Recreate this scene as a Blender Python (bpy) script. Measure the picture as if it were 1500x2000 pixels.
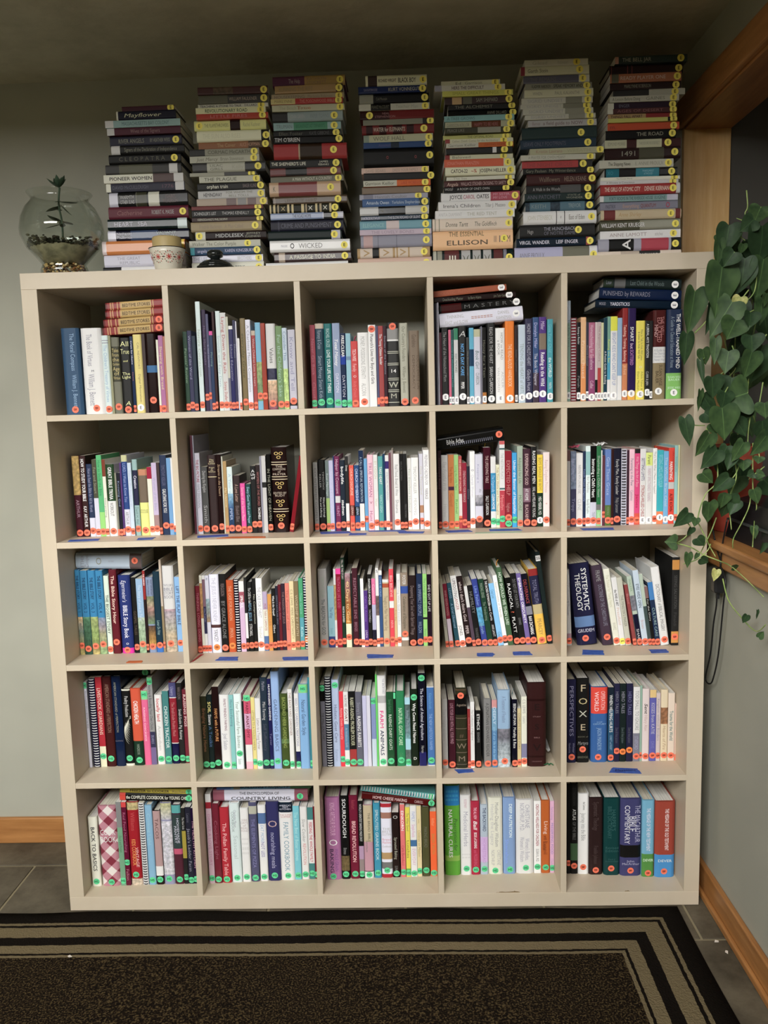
import bpy, bmesh, math, random, re
import numpy as np
from mathutils import Vector, Matrix, Euler

for o in list(bpy.data.objects):
    bpy.data.objects.remove(o, do_unlink=True)
SC = bpy.context.scene
COL = SC.collection
random.seed(11)
R = math.radians

# ------------------------------------------------------------------ camera
cam_d = bpy.data.cameras.new('camera')
cam = bpy.data.objects.new('camera', cam_d)
COL.objects.link(cam)
cam_d.sensor_fit = 'VERTICAL'
cam_d.sensor_height = 24.0
cam_d.lens = 24.0 * 1618.8 / 2000.0
cam_d.clip_start = 0.02
cam.location = (1.0304, -2.2691, 1.4678)
cam.rotation_mode = 'XYZ'
cam.matrix_world = (Matrix.Translation(cam.location)
                    @ Matrix.Rotation(0.029081, 4, 'Z')
                    @ Matrix.Rotation(math.pi / 2 - 0.128372, 4, 'X')
                    @ Matrix.Rotation(-0.026839, 4, 'Z'))
SC.camera = cam

# ------------------------------------------------------------------ world, window light, exposure
ROOM_X0, ROOM_X1, ROOM_Y0, ROOM_Y1, ROOM_Z = -3.2, 1.895, -4.3, 0.405, 2.48
ALCOVE_Y, HALL_Z = -1.85, 5.0      # the low ceiling over the bookcase ends here; the hall behind is taller
WIN = dict(x0=-2.0, x1=0.9, z0=2.55, z1=4.25)     # window in the wall behind the camera
SKY_STRENGTH = 35.0
SC.view_settings.view_transform = 'Standard'
SC.view_settings.look = 'None'
SC.view_settings.gamma = 1.0
SC.view_settings.use_curve_mapping = False
SC.view_settings.exposure = 0.0
SC.cycles.max_bounces = 16
SC.cycles.diffuse_bounces = 8

world = bpy.data.worlds.new('overcast_sky')
SC.world = world
world.use_nodes = True
wn = world.node_tree
wn.nodes.clear()
w_out = wn.nodes.new('ShaderNodeOutputWorld')
w_bg = wn.nodes.new('ShaderNodeBackground')
w_tc = wn.nodes.new('ShaderNodeTexCoord')
w_sep = wn.nodes.new('ShaderNodeSeparateXYZ')
w_ramp = wn.nodes.new('ShaderNodeValToRGB')
w_add = wn.nodes.new('ShaderNodeMath'); w_add.operation = 'MULTIPLY_ADD'
w_add.inputs[1].default_value = 0.5; w_add.inputs[2].default_value = 0.5
wn.links.new(w_tc.outputs['Generated'], w_sep.inputs[0])
wn.links.new(w_sep.outputs['Z'], w_add.inputs[0])
wn.links.new(w_add.outputs[0], w_ramp.inputs[0])
e = w_ramp.color_ramp.elements
e[0].position = 0.495; e[0].color = (0.035, 0.038, 0.028, 1)   # ground outside
e[1].position = 0.505; e[1].color = (1.0, 0.985, 0.955, 1)     # even overcast sky
wn.links.new(w_ramp.outputs[0], w_bg.inputs['Color'])
w_bg.inputs['Strength'].default_value = SKY_STRENGTH
wn.links.new(w_bg.outputs[0], w_out.inputs[0])

pl_d = bpy.data.lights.new('window_portal', 'AREA')
pl_d.shape = 'RECTANGLE'
pl_d.size = WIN['x1'] - WIN['x0']
pl_d.size_y = WIN['z1'] - WIN['z0']
pl_d.cycles.is_portal = True
pl = bpy.data.objects.new('window_portal', pl_d)
pl.location = ((WIN['x0'] + WIN['x1']) / 2, ROOM_Y0 - 0.02, (WIN['z0'] + WIN['z1']) / 2)
pl.rotation_euler = (R(90), 0, 0)
COL.objects.link(pl)

BOOKS = """
C 1 1
.0781 .0501 .2385 .05 0|357|@62 6-92 9bd The Moral Compass   William J. Bennett|B
.1336 .0568 .2369 .05 0|eee|@42 7-44 99a The Book of Virtues;@42 53-90 99a William J. Bennett;hb48-51 445 M|B.93
.1919 .0176 .2158 .05 0|dee 6-7:99a,9-10:99a|12-85 9bd The Children's Treasury of Virtues|B
.2103 .0065 .2147 .05 0|997||
.2173 .0227 .2099 .05 0|776 12-58:443|h14-56 cb7 Tales/From/the/Golden/Age/of/Virtue|B.91
.2411 .0291 .2079 .05 0|222|h4-12 eea All;h14-22 eea True;h29-32 ee9 and;h45-54 eea The/Light;hi83-90 eea A|B.95
.2708 .0076 .211 .05 0|235|b4-38 dde Crisis for Home;44-60 a66 Home|B
.2789 .0237 .2159 .05 0|ed8|@60 10-44 986 CAL NEWPORT;@60 50-86 986 Digital Minimalism|E.93
.3035 .0094 .2165 .05 0|433||
.3134 .0291 .217 .05 0|211 40-49:47a||B.84
.3436 .0059 .1998 .05 0|eed||B.95
.35 .0125 .2113 .05 0|b7a|14-70 eda Sleeping with Bread|B.95
.3631 .0059 .2083 .05 0|b76||
H .1952 1.6798 .169 .0203 .056 2.5853|933 0-3:611,8-10:c96,12-14:c96,20-22:c96,25-27:c96,27-80:ca6,82-84:c96|b29-78 432 BEDTIME STORIES|B.96
H .1994 1.7007 .1662 .022 .056 2.8124|933 0-3:611,8-10:c96,12-14:c96,20-22:c96,25-27:c96,27-80:ca6,82-84:c96|b29-78 432 BEDTIME STORIES|B.97
H .2065 1.7249 .1604 .022 .056 2.2975|933 0-3:611,8-10:c96,12-14:c96,20-22:c96,25-27:c96,27-80:ca6,82-84:c96|b29-78 432 BEDTIME STORIES|
H .2081 1.7473 .1603 .0201 .056 2.5535|933 0-3:611,8-10:c96,12-14:c96,20-22:c96,25-27:c96,27-80:ca6,82-84:c96|b29-78 432 BEDTIME STORIES|
C 1 2
.418 .0116 .2201 .055 0|243|10-75 8a8 Parents' Review|B
.43 .0117 .2224 .055 0|335|6-60 99b Women of the Word|B.92
.4421 .0104 .2078 .055 0|234||B
.4571 .0126 .3002 .055 0|dee|8-85 aba Nature Connection|B
.4732 .0105 .2779 .055 0|324|10-60 768 Minds More Awake|B.86
.4841 .0069 .266 .055 0|557|6-80 aac In Vital Harmony|B.84
.4914 .0093 .2194 .055 0|346 0-5:e5a|10-60 799 Planning|B
.5011 .0066 .272 .055 0|311||B
.5117 .0118 .273 .055 0|dee|20-80 abc Smooth and Easy Days|B.94
.524 .0152 .2682 .055 0|ddd|4-62 b55 Laying Down the Rails;70-90 b55 Sonya Shafer|B
.5395 .0061 .2567 .055 0|ccb 65-100:778||B
.546 .0112 .232 .055 0|336 0-4:eee|6-80 99b School Education|B
.5576 .0074 .2472 .055 0|335|8-60 99b Education|B
.5655 .0032 .2444 .055 0|dde||
.5691 .0061 .1977 .055 0|eee||B
.5781 .0148 .2517 .055 0|875|i12-68 553 everyday Grace|B.91
.5934 .0134 .2474 .055 0|eef|6-80 99a A Charlotte Mason Companion|B.95
.6085 .0107 .2173 .055 0|a44 0-6:cba|10-70 dbb When Children Love to Learn|B
.6198 .0145 .2389 .055 0|7bd 45-60:ab7,60-90:797||B.84.art
.6346 .0125 .2367 .055 0|a43|8-70 944 Home Education|B.84
.6487 .026 .235 .055 0|ddd 52-65:335,66-88:eca,88-100:846|@55 28-46 555 Values|B.93.art
.6761 .0171 .2278 .055 0|796|10-85 acb For the Children's Sake|B
.6936 .0135 .2221 .055 0|cde 50-100:ce9|4-40 68a Consider This|B.art
.7096 .0193 .217 .055 0|ccd 92-96:222|6-80 99b Know and Tell|B.90
C 1 3
.7705 .0139 .2283 .06 0|a45|16-60 c78 Never Go Back;68-88 c78 Cloud|H
.7848 .024 .2317 .06 0|245 0-6:cba|8-30 9ab Ramsey & Cruze;38-88 9ab Smart Money Smart Kids|H.93
.8096 .0214 .231 .06 0|277|6-28 bdd RACHEL CRUZE;b31-82 eff LOVE YOUR LIFE NOT THEIRS|H.92
.8329 .02 .2316 .06 0|9ac|bi18-50 fff Total Money;59-82 eef DAYTON|H
.8535 .0147 .2039 .06 0|235 30-42:24a|b3-32 fff FREE:CLEAR;56-86 ccd DAYTON|H
.869 .0134 .203 .06 0|9cd 31-36:79b||H
.8829 .0182 .1811 .06 0|d44|b12-30 fdd TECH-WISE;34-46 fcc Family;h51-55 fff O;60-85 e77 Andy Crouch|B
.9016 .0293 .2039 .06 0|fff|5-62 bbb MONEY, POSSESSIONS, ETERNITY;68-85 bbb ALCORN|B.93
.9318 .02 .2237 .06 0|fff|b11-72 666 Plutarch's Lives for Boys and Girls|B.05
.9531 .0059 .2205 .06 0|557||B.93
.9594 .0132 .2203 .06 0|a44|b10-48 eee The Young Citizens Reader|B.92
.9731 .0093 .2199 .06 0|312|12-60 99a Stories of the Nations|B.92
.9832 .0312 .2286 .06 0|333 7-20:999,20-22:eee,34-34.7:ddc,36-36.7:ddc,48-48.7:ddc,50-50.7:ddc,66-66.7:ddc,68-68.7:ddc,80-80.7:ddc,82-82.7:ddc,95-95.7:ddc|hb55-60 eee 14;hb70-78 bba W;hb84-91 bba M|B.04
1.0184 .0218 .2263 .06 0|bba 97-100:113|4-46 776 Our Country's Founders;52-84 776 William J. Bennett|B.95
1.0437 .0279 .205 .06 0|876|@62 32-78 654 TOCQUEVILLE ON/DEMOCRACY;5-22 654 Gambino|B.93
C 1 4
1.1129 .0032 .2756 .055 0|556||
1.1165 .0032 .2755 .055 0|223||
1.1201 .0032 .2767 .055 0|889||
1.1237 .0032 .2779 .055 0|ccd||
1.1273 .0063 .197 .055 0|523||
1.1341 .0164 .211 .055 0|222|6-70 999 The Heart of the Homeschool Mom|E.90
1.1527 .0064 .204 .055 0|d68||E
1.1595 .0069 .2038 .055 0|255|10-80 6aa Educating the WholeHearted Child|E
1.1672 .0114 .2075 .055 0|ddd 0-15:386|33-58 565 KIDS MEMORIES|E
1.1797 .0212 .2122 .055 0|222|b22-63 6bf NOT A DAY CARE;b71-80 fff PIPER;hi5-14 ccc A|E.90
1.2016 .0069 .182 .055 0|444|8-70 888 The Brave Learner|E
1.2096 .0119 .2075 .055 0|6bd 28-50:246||E
1.222 .0185 .2033 .055 0|dde 0-10:cca|i28-52 577 Book Girl;58-74 677 CLARKSON|E
1.2413 .0032 .2105 .055 0|889||
1.2449 .0109 .2078 .055 0|222 85-100:b73|12-70 776 Honey for a Teen|E
1.2585 .0217 .219 .055 0|222|5-50 bbb READ FOR THE HEART;54-88 ddd SARAH CLARKSON|E.94
1.2817 .0256 .2047 .055 0|fff|@66 6-42 999 HOW to READ;@32 16-36 999 a BOOK;52-85 ccc ADLER/VAN DOREN|E.93
1.3081 .0248 .2227 .055 0|f82|28-80 fdb THE READ-ALOUD HANDBOOK|E.94
1.3345 .0071 .2091 .055 0|322|10-80 666 Better Together|E
1.3443 .0184 .2121 .055 0|cde|24-92 9aa TENDING the HEART of VIRTUE|E.93
1.3635 .0184 .2275 .055 0|335|6-56 bbc HONEY FOR A CHILD'S HEART;60-86 bbc Gladys Hunt|E.92
1.3838 .0158 .2307 .055 0|358 65-100:434|6-36 ccf Donalyn Miller;42-80 dde The Book Whisperer|E.90
1.4009 .0192 .231 .055 0|538 19-38:876|5-15 dce Miller;b41-81 fff Reading in the Wild|E.90
1.4233 .015 .2245 .055 0|4ab|6-40 7cd Give Your Child;b46-70 eff the WORLD;76-84 dee MARTIN|E.93
H 1.1302 1.6746 .2292 .037 .061 3.9318|eef|@70 9-30 bbb THINKING,;@28 7-34 bbb FAST and SLOW;38-64 b75 =======;@68 70-84 bbb DANIEL;@30 68-86 bbb KAHNEMAN|E.92
H 1.1309 1.7126 .2214 .0238 .061 3.8165|111 2-27:411|30-93 666 M A S T E R Y|E.95
H 1.1144 1.7408 .2248 .0148 .061 2.5291|211|11-36 776 Deschooling Matter;42-58 776 by Barry Adams;73-88 776 John Taylor Gatto|E.92
H 1.1147 1.7561 .1997 .0161 .061 4.1445|a53|6-30 b64 HOLISTIC;34-58 b64 PARENTING|E.93
C 1 5
1.4775 .0089 .2722 .055 0|bcd 22-100:9ba|14-50 577 The Early Years;72-90 577 Volume|E.94
1.4869 .0155 .2261 .055 0|823||.spiral
1.5037 .0102 .2141 .055 0|222|6-28 ddd Raising a Reader;66-84 999 Parish|E.93
1.5144 .0143 .2271 .055 0|eb8 55-100:e95|20-80 fdb Project Based|E.95
1.5291 .0067 .2134 .055 0|334|14-70 889 Beyond Survival|E.92
1.5361 .0172 .2124 .055 0|b68 45-100:947|3-60 ecd Homeschooling for Excellence;74-84 ecd Colfax|E.95
1.5537 .0067 .2127 .055 0|dcc 73-90:222|8-60 baa The Core|E
1.5608 .009 .213 .055 0|cbb 58-100:b44|5-50 977 The Argument Culture|E
1.5702 .0062 .2109 .055 0|dda||E
1.5768 .0098 .2235 .055 0|245|40-80 eee A Pocket Guide to Reading|E
1.587 .0082 .227 .055 0|7a9 40-75:4ac,75-100:eee|b12-70 cd6 Raising the Bar|E
1.5957 .0182 .2268 .055 0|eee 0-17:ee3|19-82 89c BRIGHT KIDS WHO CAN'T KEEP UP|E.94
1.6146 .012 .2224 .055 0|9bd 70-100:eee||
1.6277 .0141 .2481 .055 0|922 60-100:d85|b18-58 fcb Teaching, Training, Believing;62-72 fca Jill Ford|E.93
1.6429 .0207 .2471 .055 0|325 90-100:fb3|b20-36 fff SMART;38-44 fdf but;b45-62 c8c SCATTERED|E.93
1.6654 .0243 .2133 .055 0|fe5|@62 11-50 775 How to Talk So Kids Will Listen;@30 14-48 775 & Listen So Kids Will Talk;h57-60 fff O;@45 64-88 993 Adele Faber &/Elaine Mazlish|E.93
1.6901 .0124 .2126 .055 0|222|b4-47 eee A LIBERAL ARTS TRADITION;64-82 ddd CLARK & JAIN|E.91
1.703 .0073 .2122 .055 0|222||E.94
1.7108 .0351 .24 .055 0|522 41-59:eee,59-100:986|@70 7-30 c88 THE WELL-;@48 8-36 c88 EDUCATED;b@22 16-30 daa MIND;h43-57 aab A Guide to/the Classical/Education You/Never Had;@62 61-85 432 SUSAN WISE;@35 68-82 432 BAUER|E.91
1.7485 .0418 .2409 .055 0|235 71-100:8c6|b@72 5-66 fff THE WELL-TRAINED MIND;@35 8-65 9ab A Guide to Classical Education at Home;h74-80 dfd SUSAN WISE/BAUER;h86-89 dfd JESSIE WISE|E.93
H 1.5547 1.7163 .2318 .0212 .061 -2.761|123|4-12 aab WOOD;b17-40 dde YARDSTICKS|E.92
H 1.565 1.7406 .2214 .029 .061 -3.6101|124|4-62 889 PUNISHED by REWARDS|E.92
H 1.5764 1.7693 .2094 .0284 .061 -3.5236|122 0-12:232,14-28:666|3-10 889 Louv;34-78 677 Last Child in the Woods|E.92
C 2 1
.0595 .0212 .2365 .105 0|412 0-48:ca6|b54-76 a89 ARTHUR;10-40 b96 Discover the Bible|B.95.art
.0821 .0178 .2373 .105 0|311|b4-56 fff HOW TO STUDY YOUR BIBLE;62-88 fff KAY ARTHUR|B.95
.1005 .0175 .212 .105 0|235 74-100:dde|6-66 99b How to Read the Bible for All Its Worth|B.92
.1184 .0132 .2254 .105 0|554 50-100:dde|10-44 998 Fee and Stuart|B
.132 .0151 .2375 .105 0|5b7 70-100:9d7|6-50 285 How to Study the Bible|B
.1477 .0093 .2247 .105 0|eed 0-22:843|45-80 898 Interpreting|B
.1576 .0242 .2106 .105 0|eee 0-51:242|b4-49 fff GREAT BIBLE TRIVIA;53-72 555 WORKOUT|B.93
.1824 .0054 .1851 .105 0|887||B
.1882 .0103 .185 .105 0|112|6-60 89b Knowing God|B
.1989 .0053 .2138 .105 0|537||B
.2045 .0168 .2357 .105 0|dde 0-8:cc9,8-67:248|10-58 9ad LORD, I Want to Know You;70-86 888 ARTHUR|B.92
.2219 .0107 .2132 .105 0|cde|10-60 bbd Search the Scriptures|B
.2355 .0146 .2225 .105 0|9bb 14-60:224|b21-38 eef Creation;62-85 577 David H. Hall|B.91
.2515 .0253 .1931 .105 0|ee8 0-9:c86,9-50:765|h60-66 996 PHILIP/KELLER|B.92
.2777 .0132 .1994 .105 0|eed 0-17:a24||B.91
.2913 .0145 .2115 .105 0|cbd 72-88:a88,88-100:eee|20-66 aac Women of the Bible|B.91
.3064 .0084 .2111 .105 0|433||B
.3163 .0188 .2329 .105 0|235|12-38 668 TIMOTHY KELLER;b42-72 eee GALATIANS FOR YOU|B.88
.336 .0118 .2242 .105 0|7ad||B.89
.3481 .0078 .2239 .105 0|eee 88-100:48b||B.92
C 2 2
.4088 .0062 .2873 .105 0|634||
.4154 .0032 .2866 .105 0|aab||
.419 .0142 .2364 .105 0|dde|b8-36 a35 THE BIG PICTURE;38-68 99a FAMILY DEVOTIONAL|B.93
.4349 .0179 .196 .105 0|555|6-38 bbb Desiring the Kingdom;55-85 aaa Smith|B.92
.4551 .0252 .23 .105 0|322 27.2-28:eda|h5-12 eda The/Best/Loved;h15-22 eda Poems/of/the/American|B.93
.4817 .0134 .2307 .105 0|211|i12-52 b97 Streams in the Desert|B.91
.4959 .0036 .2248 .105 0|ccb||
.5 .0097 .211 .105 0|b96|20-80 eda My Utmost|B.93
.5105 .0151 .1942 .105 0|dee 40-52:8bd,52-62:47b,62-100:124|10-50 acd A Year with;62-80 bce PIPER|B.92.art
.5273 .0187 .169 .105 0|322|i15-45 b98 A Love Letter;52-80 877 Elisabeth Elliot|B.91
.5464 .0144 .1458 .105 0|e5a|8-75 fbc Secrets of the Secret Place|B.92
.5628 .014 .1432 .105 0|144|6-80 ade Every Good Work and Prayer|B.92
.5782 .0154 .1953 .105 0|111|h5-20 eee A/Life/of|B.87
.5939 .0122 .1977 .105 0|211|10-60 a66 WOMEN OF THE WORD;b62-80 fff TACONELLI|B.87
.6065 .0049 .2221 .105 0|99a||
.6118 .0116 .2233 .105 0|ccc 34-41:222||.art
.6251 .0131 .2271 .105 0|111|18-85 998 IN THE LIGHT OF HEAVEN|B.93
.6396 .0451 .2473 .105 0|211 17-17.8:edb,19.8-20.6:edb,34-34.8:edb,37-37.8:edb,72-72.8:edb,75-75.8:edb|h21-33 cba THE/CONFESSIONS/of/PRAYER;h52-58 cba EDITED BY/RUDY;hb5-14 ec7 OO/O;hb40-49 ec7 OO/O;hb61-70 ec7 OO/O;hb78-87 ec7 OO/O|B.92
.6856 .011 .223 .105 9.5361|812||B.93
C 2 3
.7601 .0125 .2009 .105 0|aaa|8-85 777 COUNTERFEIT GOSPELS|B.93
.7735 .0214 .2075 .105 0|111|16-42 aaa TIMOTHY/KELLER;52-80 eee Walking with God through/Pain and Suffering|B.93
.7953 .0099 .2056 .105 0|788 53-100:ac7|18-50 cdd Real Marriage|B.93
.8056 .0121 .2053 .105 0|cce|10-80 ddf Spiritual Leadership|B.93
.8181 .0032 .2174 .105 0|347||
.8217 .0149 .2173 .105 0|725 53-62:ddd|4-50 dbc Helper by Covenant;66-80 c9b HUNT|B.92
.8371 .0142 .2059 .105 0|123|b9-34 fff bodylife;b56-78 fff stedman|B.91
.8521 .0094 .2165 .105 0|eee 0-63:222|12-20 eee Deep|B.91
.8638 .0128 .1902 .105 0|e54 61-77:622|b5-46 fcb CHURCH DISCIPLINE;62-76 fcb LEEMAN|B.92
.8782 .0136 .1898 .105 0|358 63-77:122|b5-56 cdf CHURCH MEMBERSHIP;64-76 cdf LEEMAN|B.92
.8922 .0132 .2319 .105 0|eee 0-66:235|8-64 bcd A CALL to SPIRITUAL REFORMATION|B.92
.9068 .0091 .2083 .105 0|6ad||B.84
.9165 .0166 .219 .105 0|fcd|10-56 a58 TRUE WOMAN;74-88 a58 Hunt;h61-65 825 V|B.94
.9337 .0127 .2186 .105 0|eee|8-32 cca BY DESIGN;58-68 cca Hunt|B.90
.9476 .0136 .2141 .105 0|5aa|b14-38 eee TAKE HEART;52-76 bdd NANCY LEIGH|B.92
.9615 .006 .2206 .105 0|246||B.92
.9679 .0101 .2164 .105 0|eee 8-18:437|22-60 aab SPIRITUAL MOTHERING|B.92
.9784 .0062 .223 .105 0|745||B.94
.9851 .0062 .2296 .105 0|a99||
.9919 .0166 .2199 .105 0|eee|14-55 999 Real Food, Bread & Wine;60-78 999 Shauna|B.90
1.0093 .01 .2194 .105 0|222|10-35 555 BIBLICAL WOMAN|B.94
1.0197 .0098 .2192 .105 0|111|66-84 666 FIERCE WOMEN|B.94
1.0315 .0105 .2066 .105 0|eee|10-80 bcb The Excellent Husband|B.92
1.0425 .0202 .2077 .105 0|fff|12-50 bbb TIMOTHY KELLER;56-80 ccc MEANING|B.89
1.0655 .0105 .2181 .105 0|dde 68-78:b86|10-60 cca One Thousand|B.89
1.0771 .0166 .2287 .105 0|fff|6-44 99a PREPARING CHILDREN FOR;b48-62 889 MARRIAGE|B.93
C 2 4
1.1144 .0041 .2848 .105 0|222|18-85 889 A Woman after God's|
1.1189 .0093 .2253 .105 0|312|8-50 866 Homeward Bound|B.95
1.1287 .0193 .2124 .105 0|ddd|i8-48 bbb The Fruitful Wife;66-84 ccc Hayley|B.94
1.1486 .016 .2133 .105 0|d84 43-48:524|16-38 b52 The Big Idea;52-70 b63 Gospel|B.94
1.1651 .0124 .2129 .105 0|ad8|14-48 695 Loving the Little Years;60-80 695 Rachel|B.94
1.1779 .0092 .2085 .105 0|b44 52-85:edd|4-48 fcc THE CHERISHING OF CHILDREN|B.87
1.1876 .0131 .1891 .105 0|913|12-60 dbb STRENGTHENING YOUR MARRIAGE|B.91
1.2011 .0087 .1792 .105 0|223|10-80 778 Divine|B.94
1.2106 .0138 .2213 .105 0|fff|30-60 ccd Cherish Women;h23-26 557 O|B.91
1.2252 .0226 .2127 .105 0|dde 55-62:ccd,62-70:778,88-100:544|@40 12-40 aac Keeping a;i@62 44-54 889 fit|B.88.art
1.2492 .0201 .2312 .105 0|412 52-100:211|10-44 dbb THE LIFEGIVING TABLE;60-84 eee SALLY CLARKSON|B.94
1.2696 .0145 .2048 .105 0|eee 23-77:39c|26-50 bdf The Organically;b52-74 fff CLEAN HOME|H.91
1.2849 .0099 .1812 .105 0|eec|4-80 a74 Tidy Your Home and Your Thoughts|H.91
1.2952 .0147 .2486 .105 0|eee 0-4:d66,8-10:577,54-56:577,57-100:c45|14-44 bbb THE NESTING PLACE;62-80 e99 Myquillyn|H.90
1.3105 .0192 .2201 .105 0|923|12-58 c88 EXPECTED HELP;68-80 c88 Fulgham|B.87+H.95
1.3308 .014 .2142 .105 0|3ae|10-82 fff Under the Banner of Hospitality|H.90
1.3456 .0156 .2329 .105 0|aba|14-46 686 Adopted for Life;60-80 686 MOORE|B.95
1.3626 .0217 .2243 .105 0|423 50-68:867|@45 6-46 ecc EXPERIENCING GOD;@45 51-66 eee AT HOME;@45 71-90 dbb BLACKABY|B.94
1.3851 .0159 .2305 .105 0|111|5-46 fff RAISING REAL MEN;50-88 ddd HAL and MELANIE YOUNG|B.95
1.4021 .0159 .207 .105 0|132 0-53:fd3|4-50 984 BOYS SHOULD BE BOYS;b58-84 eee MEG MEEKER, M.D.|E.91
1.4194 .0178 .2134 .105 0|fee|10-54 dbb Raising Kingdom Princess;h67-70 b44 o|B.91
H 1.1203 1.3343 .1923 .0374 .111 7.5217|111|@30 12-90 778 IIIIIIIIIIIIIIIIIIIIII;b14-40 ccc Bible Atlas|B.93
C 2 5
1.483 .0092 .2188 .0852 0|ccc 0-14:755||B.94
1.4941 .0152 .2158 .0861 0|446 0-50:89b|10-40 bbd Age of Opportunity;62-80 99b Tripp|B.93.art
1.5101 .0179 .2099 .0875 0|fff|16-55 aaa PARENTING WITH LOVE AND LOGIC;62-78 ccc CLINE|B.93
1.5289 .0079 .2147 .089 0|235|10-80 9ad Teach Them Diligently|B.93
1.5372 .0128 .2293 .0897 0|eff 7-36:9cc|38-58 aaa for Families;66-84 888 Sandy Kuyhn|B.93
1.5507 .0166 .2289 .0909 0|dde 0-70:111|b16-64 fff Instructing a Child's Heart;82-90 99a TRIPP|B.93
1.5682 .0122 .2284 .0923 0|274 73-80:777,80-100:9d9|12-64 bcb Shepherding a Child's Heart;82-90 dfd TRIPP|B.94
1.5809 .0035 .2159 .0934 0|ddd||
1.5848 .0076 .2009 .0937 0|634||B.84
1.5931 .0163 .2182 .0944 0|68c 73-100:573|10-60 bce Give Them Grace;75-86 9a8 FITZPATRICK|B.93
1.61 .0071 .2191 .0958 0|311||B
1.6175 .0209 .2202 .0965 0|223|14-60 ccc Family Man, Family Leader;64-84 999 Philip Lancaster|B.92
1.6392 .0152 .2169 .0983 0|ccd||.spiral
1.6553 .0068 .2137 .0996 0|423||B.94
1.6625 .0147 .2162 .1002 0|fcd|12-48 889 Parenting in the Pew;54-68 99a Castleman|B.93
1.6781 .015 .2171 .1015 0|e48 0-6:222,85-100:e54|10-50 fbc Wild Things: the Art of Boys;60-78 b13 James|B.94
1.6937 .0163 .2166 .1028 0|eee|b12-42 668 SETTING LIMITS;b48-90 b55 STRONG-WILLED CHILD|E.94
1.7107 .0185 .2053 .1042 0|eee 0-18:ef8|i3-16 665 Parent;22-68 cab PARENT EFFECTIVENESS TRAINING|E.94
1.7305 .0112 .2169 .105 0|fff|4-60 999 That's Not What I Meant to Happen!|B.93
1.7422 .0185 .2112 .105 0|3bc 83-100:f85|@58 6-50 9de SETTING LIMITS WITH YOUR;@30 10-48 9de STRONG-WILLED CHILD|E.91
1.7611 .0135 .208 .105 0|7be|8-76 cde The Whole Brain Child|E.94
1.775 .016 .2172 .105 0|e43 45-54:ccc|@75 4-36 912 UNCONDITIONAL;b@42 18-42 fff PARENTING;b60-84 611 ALFIE KOHN|E.92
1.7916 .0092 .2235 .105 0|9cc|8-40 6aa Simplicity|B.92
1.8014 .0043 .2246 .105 0|dda||
C 3 1
.0448 .0141 .2566 .1027 0|38b 55-63:db8,63-72:abb,72-90:575,90-100:cb7|b6-34 124 THE BIBLE STORY;38-50 124 VOL 1;62-72 556 MAXWELL|B.89.art
.06 .0207 .2545 .1037 0|38b 55-60:697,60-100:354|b8-34 124 THE BIBLE STORY;38-50 124 VOL 2|B.93.art
.0812 .0222 .2539 .1047 0|38b 55-62:ab7,62-76:896,76-86:ac7,86-92:654,92-100:cb7|b8-34 124 THE BIBLE STORY;38-50 124 VOL 3|B.90.art
.1039 .0216 .2532 .1058 0|38b 56-68:89b,68-76:b98,76-100:9b8|b6-34 124 THE BIBLE STORY;38-50 124 VOL 4|B.88.art
.1274 .015 .2367 .1069 0|ded|b24-74 454 THE BIGGEST STORY|B.94
.1436 .0221 .2548 .1076 0|612|b7-64 fdc The Bible Story Hour|B.86
.1691 .0354 .2369 .1088 0|237 93-100:e2a|i6-34 dde Egermeier's;b38-80 eef BIBLE Story Book;h86-89 fff O|B.96
.2074 .0138 .23 .1106 0|111|44-76 654 GOSPEL TALES|B.92
.2216 .0201 .2252 .1113 0|9bd 52-60:bcb,60-100:9b9|8-56 cde The Story of Jesus in Time|B.88.art
.2423 .0075 .249 .1123 0|211 0-35:922|b4-18 fee THE GARDEN|B.93
.2501 .0214 .2287 .1126 0|89b 25-36:786,36-42:dba,42-52:725,52-62:797,64-80:544,80-92:da5|@55 3-24 445 MOST IMPORTANT/BIBLE STORIES|B.92.art
.2721 .0201 .2452 .1137 0|134 93-100:37c|i60-78 9bb Lamar De Vries|B.91
.2926 .0062 .2803 .1146 0|cba 50-100:986||B.92
.2999 .0333 .2615 .115 0|ddd 50-54:cab,54-72:9ab,72-80:cb9,80-100:cba|h20-38 889 TAYLOR'S/BIBLE/STORY/BOOK|B.90.art
.3351 .0164 .2275 .1166 0|8be|b12-64 457 LIFT THE FLAP BIBLE|B.88
H .0453 1.0126 .1956 .0461 .1158 -2.0022|bcd 82-100:655|h7-20 99a ETHIK/Gospel;h30-40 998 O;50-58 aab ESV STUDY|B.90
C 3 2
.4008 .013 .2034 .0964 0|823|10-84 d89 THINKING. LOVING. DOING.|B.94
.4143 .0077 .2341 .0976 0|eed 10-55:c96|| B.art
.4224 .008 .2338 .0981 0|eee 5-40:867,40-75:335|42-60 99b Why Prophets|B
.4309 .0106 .2335 .0986 0|dde 30-50:9bc,50-60:a86|h3-6 346 Z|B.art
.4424 .0279 .236 .0993 0|eef 64-68:533|4-60 bbc THE JESUS I NEVER KNEW;70-86 666 YANCEY|O.93
.4711 .0197 .2364 .1012 0|111|12-28 877 FERGUSON;34-82 888 BY GRACE ALONE|B.94
.4916 .0214 .2172 .1025 0|c52|8-56 da8 THE CASE FOR REASON;66-80 da8 SPROUL|O.91
.5142 .0134 .2193 .1039 0|112||.spiral
.5282 .0148 .2131 .1048 0|dbd 0-15:eee,15-30:a56|b20-38 fff SPROUL|B.92
.5435 .0071 .224 .1057 0|222 48-82:eee||B.92
.5511 .0157 .2094 .1062 0|111|8-30 ddd The CASE for the;30-56 7ac REAL JESUS;60-78 ddd STROBEL|B.91
.5671 .01 .2203 .1073 0|111|14-70 bba No Compromise|B.91
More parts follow.
